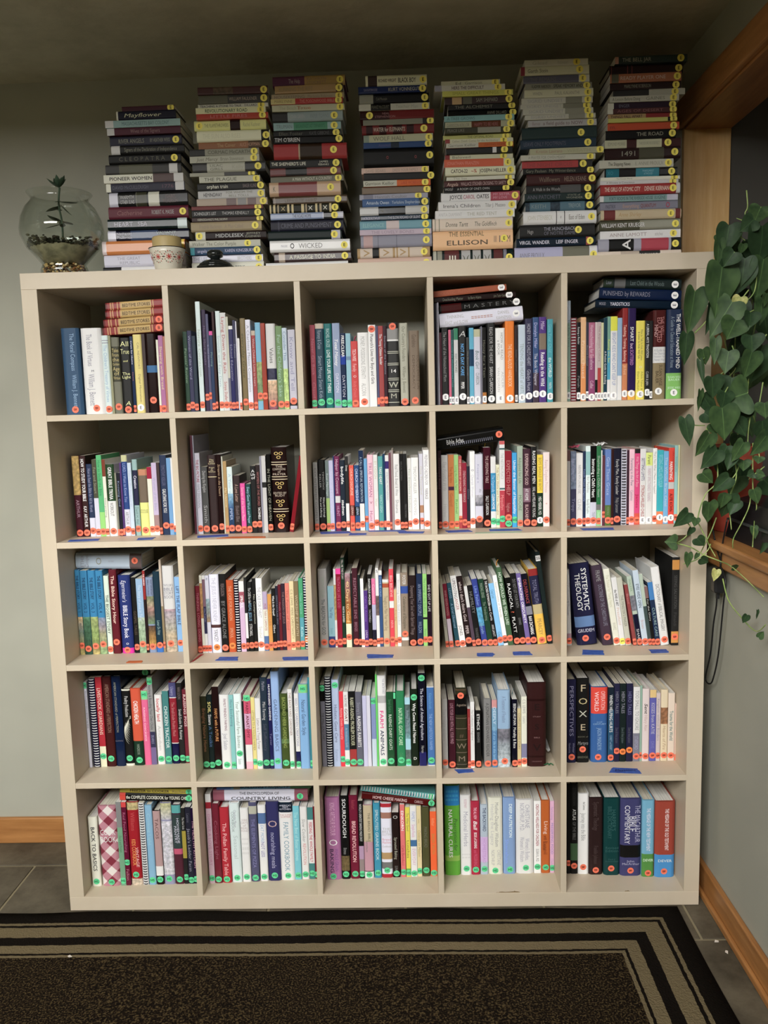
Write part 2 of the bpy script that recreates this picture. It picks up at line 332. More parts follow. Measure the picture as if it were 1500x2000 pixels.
.5776 .0185 .2199 .1079 0|fff|12-54 99a THE CASE FOR CHRIST;66-82 bba Strobel|B.91
.5965 .0134 .1792 .1091 0|eed 0-30:bac,75-100:57a|20-66 a55 MORE THAN A CARPENTER|B.93
.6103 .0114 .1715 .11 0|d94|14-60 b74 MIRACLES|B.90
.6222 .0114 .1883 .1108 0|111|b12-44 eee What Is the Gospel?;58-72 eee Gilbert|B.91
.634 .0078 .1951 .1115 0|223|14-60 778 SPECTACULAR SINS|B.90
.6421 .0086 .1991 .112 0|612|10-70 a67 Finally Alive|B.90
.6512 .0112 .2017 .1126 0|323|12-60 977 THE PASSION OF JESUS|B.90
.6628 .0123 .2027 .1133 0|e87|10-70 c54 The Pursuit of God|B.93
.6755 .0129 .208 .1141 0|eda|12-84 986 C.S. LEWIS  MERE CHRISTIANITY|B.93
.6888 .0132 .2075 .115 0|875|20-80 cb9 WORSHIP BY FAITH|B.92
.7025 .0134 .2156 .1159 0|4a7 55-95:5ab|20-50 8cb True Grace;65-85 cee Kids|B.92
.7163 .0117 .218 .1168 0|223|10-22 89c STUDY;42-70 a66 BEHAVIORS|O.86.spiral
C 3 3
.7596 .0252 .2393 .13 0|bbb|10-36 aba TIMOTHY KELLER;38-84 455 The REASON for GOD|B.93
.7866 .0186 .1875 .13 0|9cd 82-100:348|34-52 47a The Way;68-78 7ab Sheldon|B.91
.8056 .0065 .2383 .13 0|eee 20-65:ca7||B.94.art
.8125 .0145 .2396 .13 0|913 0-7:f4a|10-50 c68 TRUTH FOR LIFE & GOD|B.93
.8275 .0106 .2722 .13 0|132|2-24 dcc TELL ME THE STORY;54-72 eee MARTIN & BARBER|B.93
.839 .0157 .2247 .13 0|eec 0-8:b9a,8-40:844,40-68:c83|10-66 fd9 40 Days to God|B.86.art
.8561 .004 .2243 .13 0|222||
.8605 .0156 .24 .13 0|412|12-64 a78 RESPECTABLE SINS;68-80 a78 BRIDGES|B.93
.8767 .0069 .2196 .13 0|122||B.93
.8842 .0091 .2079 .13 0|fff||B.93
.8937 .0113 .1717 .13 0|538|10-55 96c Calm My Anxious;70-84 dce LINDA|B.93
.9056 .0108 .2204 .13 0|111|b6-42 eee DANGEROUS WONDER;48-66 bbb YACONELLI|B.93
.9176 .0111 .2072 .13 0|bbd 0-38:e7a,75-100:223|8-36 fcd Captivated|B.94
.9296 .0091 .2385 .13 0|eee 35-60:766|h2-6 445 S|B.93.art
.9393 .0094 .2312 .13 0|358 0-6:eee|8-34 9be COME BE CALM|B.92
.9495 .0191 .2037 .13 0|cb9 0-4:eee,6-12:b53|24-76 876 Thoughts to Make Your Heart Sing|B.92
.9695 .0131 .2348 .13 0|e45 41-50:eee|b8-36 fbb BIG BELIEVE;66-76 fbb NIVA|B.91
.9832 .008 .1728 .13 0|db8|20-70 b85 Pray Big|B.91
.9918 .0108 .22 .13 0|eee|8-70 bbc Becoming Who God Intended|B.91
1.0032 .0219 .2226 .13 0|987 18-28:35a,88-92:eee|3-16 eee FOSTER;32-76 554 Celebration of Discipline|B.83
1.0259 .0236 .2136 .13 0|211|14-84 877 Deepening Your Soul with Spiritual Things|B.95
1.0501 .0182 .2188 .13 0|235|14-58 89b AN IMPERFECT DISCIPLE;66-82 89b WILSON|B.94
1.0687 .0118 .2184 .13 0|9d7 60-63:222|6-56 696 The Liturgy of the Ordinary;76-86 696 Warren|B.91
1.081 .0127 .2167 .13 0|212|14-52 ccc SHE'S GOT UP LIFE|B.91
C 3 4
1.1335 .009 .2084 .1073 -4.9965|bba|58-70 777 JONES|B.96
1.1447 .0118 .1923 .108 -5.5859|813 55-100:dcd|10-50 c99 WHEN HEAVEN INVADES|B.95
1.1631 .0126 .1951 .1092 -7.294|256|8-24 8ac LEWIS;32-70 9bd A Grief Observed|B.94
1.1764 .0167 .216 .11 -7.3872|fff|4-32 655 UPROOTING;32-48 b66 ANGER;70-84 666 JONES|B.95
1.1951 .0173 .2141 .1112 -7.7776|211|8-64 dcc when i don't desire God;70-82 dcc PIPER|B.91
1.2132 .0095 .1837 .1124 -7.8882|545 0-35:ddd||B.94
1.2239 .0156 .1859 .113 -8.1606|111|10-46 888 HUMILITY;70-88 666 MAHANEY|B.93
1.242 .0161 .2043 .1142 -8.7843|349 42-70:5ad|10-40 8ae Like Father;66-82 9bd Lucado|B.95.art
1.2593 .0153 .2035 .1153 -8.4107|243|6-28 9a9 MAKING SENSE;34-62 898 The Transforming|B.95
1.2752 .0125 .2017 .1163 -8.3901|111|b2-36 eee THE SACRED ROMANCE;36-62 eee Brent Curtis;68-86 ddd ANNE LAMOTT|B.95
1.2891 .0156 .1896 .1172 -8.665|8cf|10-24 58a Crazy Love;78-88 58a Chan|B.91
1.3055 .012 .2139 .1182 -8.7186|fff 93-97:333|10-60 bba Instruments in Hands|B.90
1.3183 .0161 .2361 .119 -8.5487|464|b6-74 ded HOW SHOULD WE THEN LIVE?|B.91
1.3373 .0162 .2048 .1202 -7.8048|111|8-46 eee RADICAL;48-54 e64 ?;58-82 eee PLATT|B.94
1.3543 .0167 .2172 .1213 -7.8989|111|8-48 888 DO NOT LET YOUR FAITH;62-72 888 GUINNESS|B.94
1.3719 .0134 .2169 .1224 -8.0096|76a|b6-70 fff EMBRACING OBSCURITY|B.94
1.3862 .0178 .2147 .1233 -8.1143|112 46-58:889|8-42 a44 DELIVERANCE;b60-86 fff RAVI ZACHARIAS|B.94
1.4061 .0271 .2274 .1245 -7.3075|fc4 0-9:922,9-47:224,47-60:cb8|14-46 88a TOTAL TRUTH;66-88 a85 PEARCEY|B.95
1.4357 .0139 .2793 .1264 -7.7998|122 4-10:eee|hb5-9 222 RIL/PPP|B.94
C 3 5
1.4878 .0148 .2265 .1055 -2.253|ccc 84-92:a89|20-60 99a Confessions & Theology|B.94
1.5186 .0581 .2433 .1037 -6.2191|224 65-78:68b|b@68 6-58 eee SYSTEMATIC;b@34 12-58 eee THEOLOGY;hb80-85 ccd GRUDEM|B.92
1.5914 .0302 .2392 .0994 -8.5677|434|@50 6-20 999 FRAME;@55 24-76 889 DOCTRINE OF THE CHRISTIAN LIFE|B.90
1.6237 .017 .2299 .0976 -8.5441|eed|8-50 cca The Trivium for Young Hearts;70-80 bba WARE|B.94
1.6412 .0147 .2041 .0966 -8.1602|eee|b18-42 333 the WAR of ART;44-70 dba Pressfield|Y.94
1.6569 .0153 .204 .0956 -8.2836|ccb|26-72 887 THE MINISTER'S MAKER|B.94
1.6787 .0098 .1832 .0944 -9.2347|944|12-34 c88 Bread|B.94
1.691 .0136 .2082 .0936 -9.7259|bcb 28-50:889,55-100:113|4-22 8a8 WALKER;76-96 ddd SHARE|B.95.art
1.7052 .016 .2249 .0928 -8.4576|cde|b18-50 567 EYES WIDE OPEN;66-78 caa Brown|B.95
1.7218 .01 .2139 .0919 -8.484|bcb 45-100:455||B.95
1.7322 .009 .1768 .0913 -8.5159|111 0-20:866|20-60 ccc For the Glory|B.95
1.7417 .0139 .189 .0907 -8.051|235 0-28:48c|40-86 9bb CULTURE CARE|B.95
1.7569 .024 .2337 .0898 -8.2913|eee|22-82 777 DICTIONARY of BIBLICAL IMAGERY|B.93
1.785 .0203 .2598 .0882 0|222 3-14:d94,84-97:d94|20-58 555 SEEING SALVATION;62-78 444 Finaldi|B.90
C 4 1
.0448 .0085 .2688 .1083 0|dde|10-54 778 The Complete DOG BOOK for Kids|H.03
.0587 .0194 .2799 .1095 0|113||.spiral
.0788 .0188 .2828 .1109 0|b23 77-100:eec|b12-64 ecb LIVESTOCK GUARDIANS|H.88
.098 .027 .2825 .1123 0|411|@55 8-62 976 AMERICAN STANDARD of PERFECTION|H.91
.1258 .0276 .2823 .1142 0|124|@40 6-62 998 AMERICAN STANDARD of PERFECTION;h70-73 778 ILLUSTRATED|
.154 .0256 .2418 .1162 0|111 0-2:eed,97-100:eed|@55 9-36 ddd Poultry Production|H.90.feather
.1799 .0308 .2428 .118 0|d53 68-100:132|b16-46 fff CHICKEN HEALTH;72-86 9a9 HANDBOOK|H.93
.2115 .02 .2349 .1202 0|e69 0-12:8d9|b@40 20-70 fcd RAISING CHICKENS;@70 28-62 d46 STOREY'S GUIDE TO|H.05
.2319 .0157 .2758 .1216 0|999 0-7:8d9,62-80:335,80-100:769|8-60 445 Hatching & Brooding Your Own Chicks;66-76 99b EKARIUS|H.05
.2504 .0221 .2198 .123 0|eee|b5-38 c23 locally laid;44-80 bbb Amundsen|H.92
.2743 .0188 .2307 .1247 0|488|b20-78 dee CHICKEN TRACTOR|H.93
.2951 .0215 .2567 .1261 0|923 0-18:558,18-19:eee,74-75:eee,75-100:114|5-16 aac Ussery;24-66 c88 The Small-Scale Poultry Flock|H.93
.3182 .0153 .2543 .1277 0|222|5-20 877 VAN LOON;32-70 ddd Small-Scale Pig Raising|H.93
.3341 .0138 .2327 .1288 0|723|b6-50 ecc RAISING PIGS|H.94
H .0453 .6818 .1989 .017 .1247 -.5222|111||H.92
C 4 2
.4008 .0177 .227 .0837 0|332|16-76 964 Bringing Nature Home|H.93
.4189 .0164 .2311 .0834 0|122|b9-24 fe8 SOIL;b26-40 eee Sisters;42-70 57a A Toolkit|H.94
.436 .0202 .2559 .0831 0|211|b26-66 d95 FARMS with a FUTURE|H.92
.4568 .0288 .2307 .0827 0|eee|b@60 5-48 856 FAMILY FRIENDLY FARMING;@50 52-74 99a Joel Salatin|H.94
.4866 .0127 .2304 .0822 0|8cc|6-42 578 Micro Eco-Farming|H.94
.5002 .023 .2332 .0819 0|eff|10-72 787 Your Successful Farm Business;86-94 899 Salatin|H.79
.5242 .0046 .2109 .0815 0|222||
.5303 .0201 .23 .0814 0|e7a 0-8:8d9,8-25:d57,25-46:dac,46-67:d57,67-90:eee,90-100:fbc|b10-58 723 FARM ANATOMY|H.03
.5516 .0112 .2224 .081 0|ed8|18-74 986 LETTERS TO A YOUNG FARMER|H.90
.5632 .0169 .2193 .0808 0|eee|28-72 988 Letters to a Young Farmer|H.92
.5805 .0218 .282 .0805 0|234|4-14 99a Markham;26-46 ccc Mini Farming;50-80 556 Self Sufficiency|H.93
.6029 .0103 .2788 .0801 0|225|b6-46 eee HUMMINGBIRD GARDENS;56-78 88a Turner|H.93
.6137 .0234 .3005 .0799 0|9be|28-82 568 GARDENING BASICS|H.92
.6386 .0232 .2317 .0794 0|452 20-24:231,60-66:685|b4-72 9a5 BACKYARD HERB GARDENING|H.92.art
.6625 .0126 .2461 .079 0|eee|4-58 976 THE BACKYARD GARDENER|H.94
.6811 .0132 .2327 .0787 0|eee 77-92:225|6-70 99b SEED TO GARDEN CREATIONS|H.94
.6949 .0269 .2603 .0784 0|8be 0-10:8d8|@50 18-60 457 Natural Garden Style|H.05
.723 .0086 .2818 .0779 0|389||H.94
C 4 3
.7574 .0135 .2542 .0901 0|889 0-20:111|34-68 444 THE SMALL-SCALE DAIRY|H.04
.7713 .0188 .2789 .0899 0|112||.spiral
.7919 .0212 .2684 .0896 0|bce|28-72 668 Holistic Goat Care;80-94 9ac Karreman|H.06
.8135 .0122 .233 .0893 0|e34|22-64 fbb Raising Goats Naturally|H.90
.8262 .0139 .2314 .0891 0|eee 43-78:58a|4-20 766 the BACKYARD;b22-40 733 GOAT;48-74 bcd An Introductory Guide|H.94
.8413 .0198 .2327 .0889 0|111 77-100:a33|8-72 ddb RABBIT-RAISING PROBLEM SOLVER|H.94
.8619 .0183 .231 .0886 0|667|14-30 99a Storey's;b32-74 eee RAISING RABBITS|H.94
.882 .0123 .219 .0883 0|cce||
.8948 .0106 .2189 .0881 0|dde||
.9077 .0137 .2129 .0879 0|cde 0-60:89c||H.05
.922 .0051 .2842 .0877 0|6d6||
.9277 .0251 .2798 .0876 0|eee 22-30:bbb|@72 3-20 889 THE BACKYARD;b@45 38-58 e28 FARM;b@45 60-88 235 ANIMALS|H.95
.9535 .0205 .2299 .0872 0|253|10-28 586 Storey's Guide to;b30-78 cdc RAISING DAIRY GOATS|H.93
.9746 .006 .2296 .0869 0|111||H.05
.9814 .0254 .231 .0868 0|285|b22-72 cec NATURAL GOAT CARE;82-90 596 Coleby|H.92
1.0077 .0154 .2117 .0865 0|ade 10-52:566,52-60:8bc,76-92:677|18-50 9ab Animal Medicine|H.94.art
1.0248 .0211 .2363 .0862 0|121|b18-70 fff Why Cows Need Names;hb88-92 eee D|H.10
1.0484 .0205 .2855 .0859 0|112 85-100:226|b16-72 ccd The Science of Animal Agriculture;78-86 bbb Herren|H.05
1.0732 .0205 .2445 .0855 0|47b 0-1:eee,99-100:eee|8-28 6ad Kleinschroth;34-80 9be THE NEW LIVESTOCK FARMER|H.93
C 4 4
1.116 .0158 .2122 .0654 0|ccc|14-60 bbb The Weight of Glory|B.91
1.1352 .0192 .2103 .0658 0|412|5-64 c9a LOVE YOUR GOD WITH ALL YOUR MIND|B.94
1.1561 .0332 .2445 .0662 0|332 1-3:543,8-33:111,37-37.6:876,50-50.6:876,64-64.6:876,80-80.6:876,95-95.6:876|hi18-23 987 Augustine;h56-62 654 #;h68-76 876 W;h84-92 876 M|B.09
1.1908 .0082 .1814 .0669 0|933|14-36 c77 Gaudium|B.94
1.1994 .0114 .2029 .067 0|eee|12-58 888 The Confessions of Augustine|B.93
1.2148 .0146 .1764 .0673 0|111|b6-34 eee ETHICS;38-56 888 BONHOEFFER|B.93
1.2387 .0217 .2107 .0678 0|888|6-84 444 A JONATHAN EDWARDS READER|B.94
1.2621 .0152 .2072 .0682 0|58b 0-12:d99,12-45:7ac|b10-36 cde DEEPLY;40-88 9ce and of our life in this land|B.93
1.279 .0371 .2358 .0685 0|9bd 50-62:889,62-70:556,70-100:cde|8-42 78a A Testament of Freedom;62-68 aab HOMER|B.92.art
1.3213 .0152 .2073 .0693 0|112|b6-72 ddd BEING HUMAN  Morality & Race|B.94
1.3369 .0106 .1793 .0696 0|dc9|8-70 876 COMPLETE CS LEWIS STORY|B.92
1.3486 .0157 .2153 .0698 0|eed 67-87:88a|4-24 999 C.S. LEWIS;28-38 aaa Letters|B.92
1.3664 .0545 .2553 .0702 0|311 19-21.5:200,87-89:200|hb24-33 211 E;h39-41 866 STUDY;hb48-56 211 S;h64-66 866 BIBLE;hb72-82 211 V;h93-94.5 866 CROSSWAY|
C 4 5
1.4859 .0271 .2556 .0928 0|224|7-68 99b PERSPECTIVES;76-88 88a Winter/Hawthorne|B.93
1.514 .037 .2579 .0932 0|111|h6-16 cb9 F;h22-31 cb8 O;h37-46 ccb X;h53-62 cb9 E;h68-70 776 BOOK of;hi74-79 999 Martyrs;h92-95 776 BRIDGE|B.84
1.5573 .0485 .2307 .0938 0|36a 0-35:e43|@70 5-30 fcc OPERATION;b@32 6-32 fdd WORLD;h45-50 9bd 21ST/CENTURY;54-84 9bd JASON MANDRYK|B.93
1.6069 .0169 .2296 .0946 0|123 30-100:257|b10-60 eee WHEN HELPING HURTS;64-84 9bd CORBETT and FIKKERT|B.94
1.6253 .0152 .2408 .0949 0|224|10-38 889 HERO TALES;56-76 667 Dave & Neta Jackson|B.86
1.6417 .0178 .2404 .0951 0|122|10-38 99a HERO TALES;56-76 677 Dave & Neta Jackson|O.87
1.6612 .018 .24 .0954 0|224|10-40 77a HERO TALES;56-76 667 Dave & Neta Jackson|O.85
1.681 .0192 .2294 .0957 0|889 0-62:eee|@55 5-58 999 TOO SMALL TO IGNORE;66-84 aac STAFFORD|B.93
1.7006 .0062 .2333 .096 0|9ba||B.92
1.7076 .0211 .2229 .0961 0|edd|bi20-34 333 Sent;36-58 caa Hilary Alan|B.93
1.7294 .0186 .2195 .0964 0|66b 0-11:ec8|18-62 ccd KISSES from KATIE;72-82 88c DAVIS|B.92
1.7486 .0118 .2089 .0967 0|dcc|8-70 99a Kingdom without Borders|B.92
1.7625 .0203 .2188 .0969 0|edb 25-48:a75|i50-84 b97 Hearts of Fire|B.92.art
1.7837 .0186 .2081 .0973 0|edc|b26-70 588 Trauma for the World|B.92
1.8034 .0032 .1755 .0976 0|ecb|20-60 9cb Love Does|B.94
C 5 1
.0476 .0269 .2219 .0558 0|eed|b14-78 333 BACK TO BASICS|H.93
.0781 .0556 .2559 .0567 0|b78|h28-46 eee COOK/BOOK|H.95.plaid
.1346 .0155 .267 .0583 0|7a8 0-30:888|40-60 475 Fix-It and Forget|H.94
.1505 .0146 .2664 .0588 0|613 0-6:d44|12-60 b68 Real Food Nourishing;80-94 b78 Fallon|H.72
.1665 .0336 .2652 .0593 0|a12 0-9:cb8,92-100:dcb|@45 44-76 fa5 KIDS COOKBOOK;@72 54-78 fcc VINTAGE;12-34 c55 Williams|H.87.art
.2028 .0158 .2629 .0604 0|ddd||.spiral
.2202 .0213 .2548 .0609 0|8bd|10-50 9cd Cooking Light|H.94
.2428 .0222 .236 .0616 0|211 0-75:b99,75-88:eee|10-38 644 TACOS|H.93
.2666 .0321 .2596 .0623 0|99b 0-12:cc9,12-20:ccd,22-88:dde|30-80 bbc Whole Grain Breads|H.93.art
.2999 .0269 .2526 .0633 0|434 0-10:5aa,12-55:344,55-62:c57,62-100:523|b@65 16-48 ccd HOMEMADE;b@35 26-48 ccd PANTRY|H.94
.3277 .012 .2427 .0641 0|222 30-66:a93|12-28 ccc The New Soda|H.91
.3408 .0161 .2453 .0645 0|223|8-20 667 Leanne;28-84 99a Jacob's Ladder Farm|H.95
.3573 .0108 .2419 .065 0|213|16-80 c9a THE HEALTHY KITCHEN|H.94
H .1455 .3105 .2195 .0248 .0668 -2.0538|111 0-8:d43|b9-96 eed the COMPLETE COOKBOOK for YOUNG CHEFS|H.98
H .1472 .3369 .2192 .0145 .0668 -2.3838|cb4|b14-68 433 FREEZER to COOKER;72-92 875 Rachael|H.98
C 5 2
.4039 .0163 .2856 .0649 0|dbc 0-9:eee,9-16:a23|22-80 c8a DINNER A LOVE STORY|H.94
.4207 .0215 .253 .0658 0|723|20-70 956 Cooking Light|H.95
.4431 .0277 .2401 .0672 0|b23|20-90 fcc The Pollan Family Table|H.95
.4725 .0297 .2524 .0689 0|dee|@60 8-30 99a Charlotte Mason;@35 10-36 899 COOKBOOK;@55 40-70 bcc Seasonal|H.94
.5042 .0251 .2359 .0708 0|eee|h14-32 baa 100/DAYS/of/REAL/FOOD;h38-64 ccc ====/====/===/====|H.93
.5308 .0239 .2519 .0724 0|557 4-14:bba|20-82 88b THE ELEMENTS OF PIZZA|H.95
.5574 .0239 .2427 .074 0|eee 10-24:57a|i25-48 9bd EAT MORE;b48-68 88b NOT LESS|H.94
.5822 .0376 .2513 .0755 0|336|h22-32 caa O;38-84 bbd nourishing meals|H.93
.6204 .0414 .2505 .0777 0|eee 0-13:123|h3-10 dde AMERICA'S/TEST/KITCHEN;h15-20 c88 THE SUPER/SUPPER;b25-88 8ab FAMILY COOKBOOK|H.94
.6627 .019 .2366 .0803 0|7cd|8-74 bee The New Best of Better Homes|H.94
.6835 .0216 .2326 .0815 0|eee|i16-48 999 Slow Cooker;50-80 d88 REVOLUTION|H.93
.7061 .0169 .2301 .0829 0|488 17-78:eee|b20-76 c45 FEEDING THE WHOLE FAMILY|H.92
.7235 .0076 .2324 .0839 0|712|20-80 c9a Chickens|H.94
H .4241 .2965 .2859 .037 .0803 -.545|956 12-86:dde|@72 28-70 333 THE ENCYCLOPEDIA OF;b@30 19-82 333 COUNTRY LIVING|H.92
H .4362 .3338 .2854 .0157 .0803 .4013|69b 0-15:57b,18-25:887,78-100:586|b25-76 124 BUILDING PROJECTS|
C 5 3
.7599 .0442 .2622 .0789 0|b7a|@50 6-46 ebd KING ARTHUR FLOUR;h50-59 fff O;b@38 62-92 435 BAKING;@70 62-90 859 WHOLE GRAIN|H.96
.8051 .0247 .2652 .0807 0|111 72-90:764|b3-50 eee SOURDOUGH;62-70 999 Bittman|H.94.art
.8324 .0262 .2658 .0819 0|713|5-16 a45 Reinhart;b30-80 fcc BREAD REVOLUTION|H.94
.8594 .0142 .2488 .083 0|111 58-75:b9b,75-92:988|4-52 ddd WORLD'S GREATEST BAKING MADE EASY|H.94
.874 .0281 .2341 .0836 0|c9a 90-91:122,91-100:eee,0-50:cb9|@62 10-50 554 THE BREAD BIBLE;@35 48-64 777 Beranbaum|H.95
.9044 .0206 .2391 .0848 0|39b|8-76 dee SPROUTED GRAINS BOOK|H.93
.927 .0323 .2378 .0857 0|eef 0-5:b23,95-100:b23,12-20:a76,66-75:b96,79-88:777|h32-43 bbb THE/BEST/GLUTEN;h46-54 d9a Bread/Machine;h56-59 aaa Cookbook|H.90
.9605 .0206 .2084 .0871 0|211|h4-10 ddd O;38-72 bba Sprouted Baking;82-90 888 LUNA|H.94
.9849 .0142 .2326 .0881 0|e77|b8-36 fff EINKORN;56-84 b44 Carla Bartolucci|H.93
1.0008 .0137 .2237 .0888 0|ed4 88-96:6b4|8-34 785 The What Good;38-82 873 Lunches|H.94
1.0154 .0189 .2278 .0894 0|eee 48-57:47a|8-22 9ad FAMILY;26-44 d9c Simple Foods;60-84 dac EVERYDAY|H.95
1.0351 .0134 .2263 .0902 0|eda|18-24 a96 Nourishing;34-72 a96 Children on Mission|H.92
1.0503 .0224 .222 .0908 0|553|28-58 776 MAKING BREAD|H.91
1.075 .0187 .2075 .0918 0|f62|10-22 fa7 Arthur;34-66 c94 BAKIN TAUTH|H.95
H .8699 .2926 .2217 .0228 .092 -7.3196|511|b15-62 ecc HOME CHEESE MAKING;72-84 dbb CARROLL|H.96
H .8679 .3203 .2245 .0182 .092 -8.3717|6bb|b40-74 257 homestead;78-92 588 Thames & Kosmos|H.95.spiral
C 5 4
1.1198 .0453 .2871 .095 0|6b3 0-22:28c,78-84:9c5|b@38 26-80 fff NATURAL CURES;i@72 36-72 353 Prescription for;h4-18 4bd =====/====/=====|
1.167 .0316 .2557 .0961 0|eee|@50 5-16 c9a ROSEMARY;@52 20-64 aab Medicinal Herbs;h72-80 ccc ====/===|H.92
1.199 .0258 .2351 .0969 0|b24|b8-24 fcd THE ALL NEW;bi26-38 fff Ball;b42-64 fff BOOK of CANNING;66-88 d68 and PRESERVING|H.93
1.2269 .0229 .2238 .0976 0|bcd 46-82:dbe|b@55 4-38 346 THE BACKYARD;@50 48-84 c9d HOMESTEAD|H.92
1.2513 .0426 .2459 .0982 0|eed|@60 6-64 999 Mother-Daughter Wisdom;@30 8-62 ccc Healing the Legacy;@50 68-88 bbb CHRISTIANE/NORTHRUP|H.95
1.2958 .0365 .2448 .0992 0|8ad|b@62 8-52 eff DEEP NUTRITION;@30 54-86 8af Shanahan|H.94
1.335 .0521 .2362 .1002 0|eee|@65 6-38 aab CHRISTIANE;@35 4-42 aab NORTHRUP, M.D.;@65 52-82 aab Women's Bodies,;@35 50-84 aab Women's Wisdom|H.92
1.3888 .0208 .2318 .1015 0|fff|b4-62 a45 CREATING WELLNESS FOR CHILDREN;66-84 777 SUSAN R., M.D.|H.91
1.4106 .0263 .2327 .102 0|c62|@55 28-46 fdc Living;@50 48-74 732 with Rheumatoid;@32 56-68 732 Arthritis|H.92
1.4376 .0121 .2305 .1026 0|ebd|8-26 b9c Fermenting;30-74 98c PRESERVING FOOD;80-92 b9c Chelsea|H.93
C 5 5
1.487 .0101 .287 .097 0|111||B.88
1.4978 .0219 .2874 .096 0|111 66-85:464|4-24 333 ZONDERVAN;b28-40 ddd ATLAS;42-62 777 OF THE BIBLE|B.91
1.5201 .0317 .2564 .0939 0|fff|b@55 10-20 666 the Common;@50 24-58 999 Journey into the Bible|B.91
1.5522 .0411 .2439 .0908 0|322|5-42 544 Systematic Theology;62-86 544 Franklin Johnson|B.94
1.5958 .0475 .2439 .0867 0|144|@60 14-42 366 HARPER'S;@35 10-52 366 BIBLE DICTIONARY;h62-70 366 Revised/Edition;h78-83 366 Paul J./Achtemeier|B.91
1.6439 .0611 .244 .0821 0|447 60-76:111|@82 8-56 bbd THE MACARTHUR;b@58 22-42 dde BIBLE;b@32 8-58 dde COMMENTARY;h79-86 bbd John/MacArthur|B.93
1.7064 .0361 .2416 .0762 0|7bd 70-100:594|b10-66 eef THE MESSAGE OF THE NEW TESTAMENT;hb76-80 dfd DEVER|B.95
1.7438 .0585 .2384 .0727 0|a43 70-100:49d|b@58 9-64 fee THE MESSAGE OF THE OLD TESTAMENT;hb76-80 dee DEVER|B.92
S 1
.1881 1.8448 .2351 .0281 .115|eee 0-22:222||
.1917 1.8729 .2323 .0331 .115|dde|@68 16-45 aab THE GREAT;@32 19-44 aab REPUBLIC|
.1902 1.906 .2344 .0373 .115|d84 0-5:edd,93-99:fd5||
.2068 1.9433 .2288 .029 .115|223 0-10:dde,28-62:457|@68 11-30 dde Nathaniel;@32 11-30 dde Philbrick;@68 60-84 cdd VALIANT;@32 62-84 cdd AMBITION|
.2113 1.9723 .2222 .029 .115|122 88-100:cdd|8-32 dde HEART;38-50 dde SEA|
.2134 2.0013 .2243 .0349 .115|623|i10-42 966 Catherine;54-82 bbb ROBERT K. MASSIE|Y.93
.2158 2.0362 .2213 .0398 .115|222 0-11:dde,34-35:776,35-48:443,50-64:ddc|@65 14-32 ccc WARMTH;@32 14-32 ccc OTHER SUNS;@62 72-86 877 ISABEL;@32 68-88 877 WILKERSON|
.2098 2.0761 .2221 .0229 .115|334 0-6:eed,88-99:ddd|8-54 667 DAVID McCULLOUGH;70-86 756 1776|
.2063 2.0989 .2231 .0225 .115|eed 62-88:655,88-100:ddd|b7-61 222 PIONEER WOMEN|
.213 2.1214 .2116 .027 .115|444 18-62:665,84-95:ddd|| 
.2249 2.1484 .2012 .0258 .115|111|14-78 665 C L E O P A T R A|Y.91
.233 2.1743 .2034 .0239 .115|222 0-12:ddd|18-90 887 Signers of the Declaration of Independence|
.2271 2.1981 .2019 .0273 .115|334|12-48 998 RIVER ANGELS;56-84 998 BY HEATHER WEISS|Y.92
.224 2.2254 .2053 .0189 .115|523 0-10:ddd|32-72 977 Wives of the Signers|
.2216 2.2443 .2089 .0188 .115|9bb 0-11:ddd|22-85 577 MASSACHUSETTS BAY COLONY|
.2541 2.2632 .1651 .0241 .115|223 0-3:ddc|i12-75 cca Mayflower|
.2694 2.2872 .1463 .0128 .115|412||Y.94
S 2
.4394 1.8448 .2031 .0331 .115|eed|60-74 888 TER'S|Y.93
.4402 1.878 .2002 .0194 .115|dde|2-22 99a THE LIFE;64-84 bbb BROTHERS|Y.94
.4386 1.8974 .1974 .0207 .115|246 0-6:4ab|10-42 cce angels walking;49-90 cce KAREN KINGSBURY|Y.95
.4358 1.918 .1998 .0186 .115|ccb|4-66 776 Walker The Color Purple|Y.82
.4556 1.9367 .1982 .0234 .115|211 0-14:ddc|b28-68 bbb MIDDLESEX;@68 72-92 998 JEFFREY;@32 70-92 998 EUGENIDES|Y.05
.4436 1.9601 .198 .0267 .115|a97|12-44 987 Fredrik Backman;48-74 987 A Man Called|Y.91
.4477 1.9868 .2003 .0115 .115|433|b8-50 bba KIERKEGAARD'S PHILOSOPHY|Y.95
.4484 1.9983 .2002 .0204 .115|222|3-34 ccc SCHINDLER'S LIST;42-80 bbb THOMAS KENEALLY|Y.92
.4469 2.0187 .2 .0109 .115|733||Y.93
.4634 2.0296 .1971 .0189 .115|ba9 42-56:877,58-70:999,72-84:877||Y.94
.4658 2.0486 .1877 .024 .115|ccc|b8-36 444 HEMINGWAY;@70 42-82 887 FOR WHOM THE;@34 46-76 887 BELL TOLLS|Y.94
.4658 2.0726 .1874 .0187 .115|222|b14-46 ddc orphan train;68-88 877 BAKER KLINE|Y.95
.4735 2.0913 .1688 .0172 .115|ccb|8-62 665 THE PLAGUE|Y.95
.448 2.1085 .1845 .0098 .115|aa9 52-100:555||Y.93
.4565 2.1183 .2028 .0261 .115|444 20-72:bba|@68 24-42 776 LILAC;@32 24-42 776 GIRLS;54-70 aa9 Kelly|Y.90
.4501 2.1444 .1933 .018 .115|bba|i10-40 776 Just Mercy;44-78 887 Bryan Stevenson|Y.92
.4511 2.1624 .1918 .0179 .115|333 22-100:998|b26-92 665 CORMAC McCARTHY|Y.93
.4758 2.1803 .1981 .0188 .115|964 70-100:543|26-52 b96 The Cover;58-86 c97 ALICE HOFFMAN|Y.94
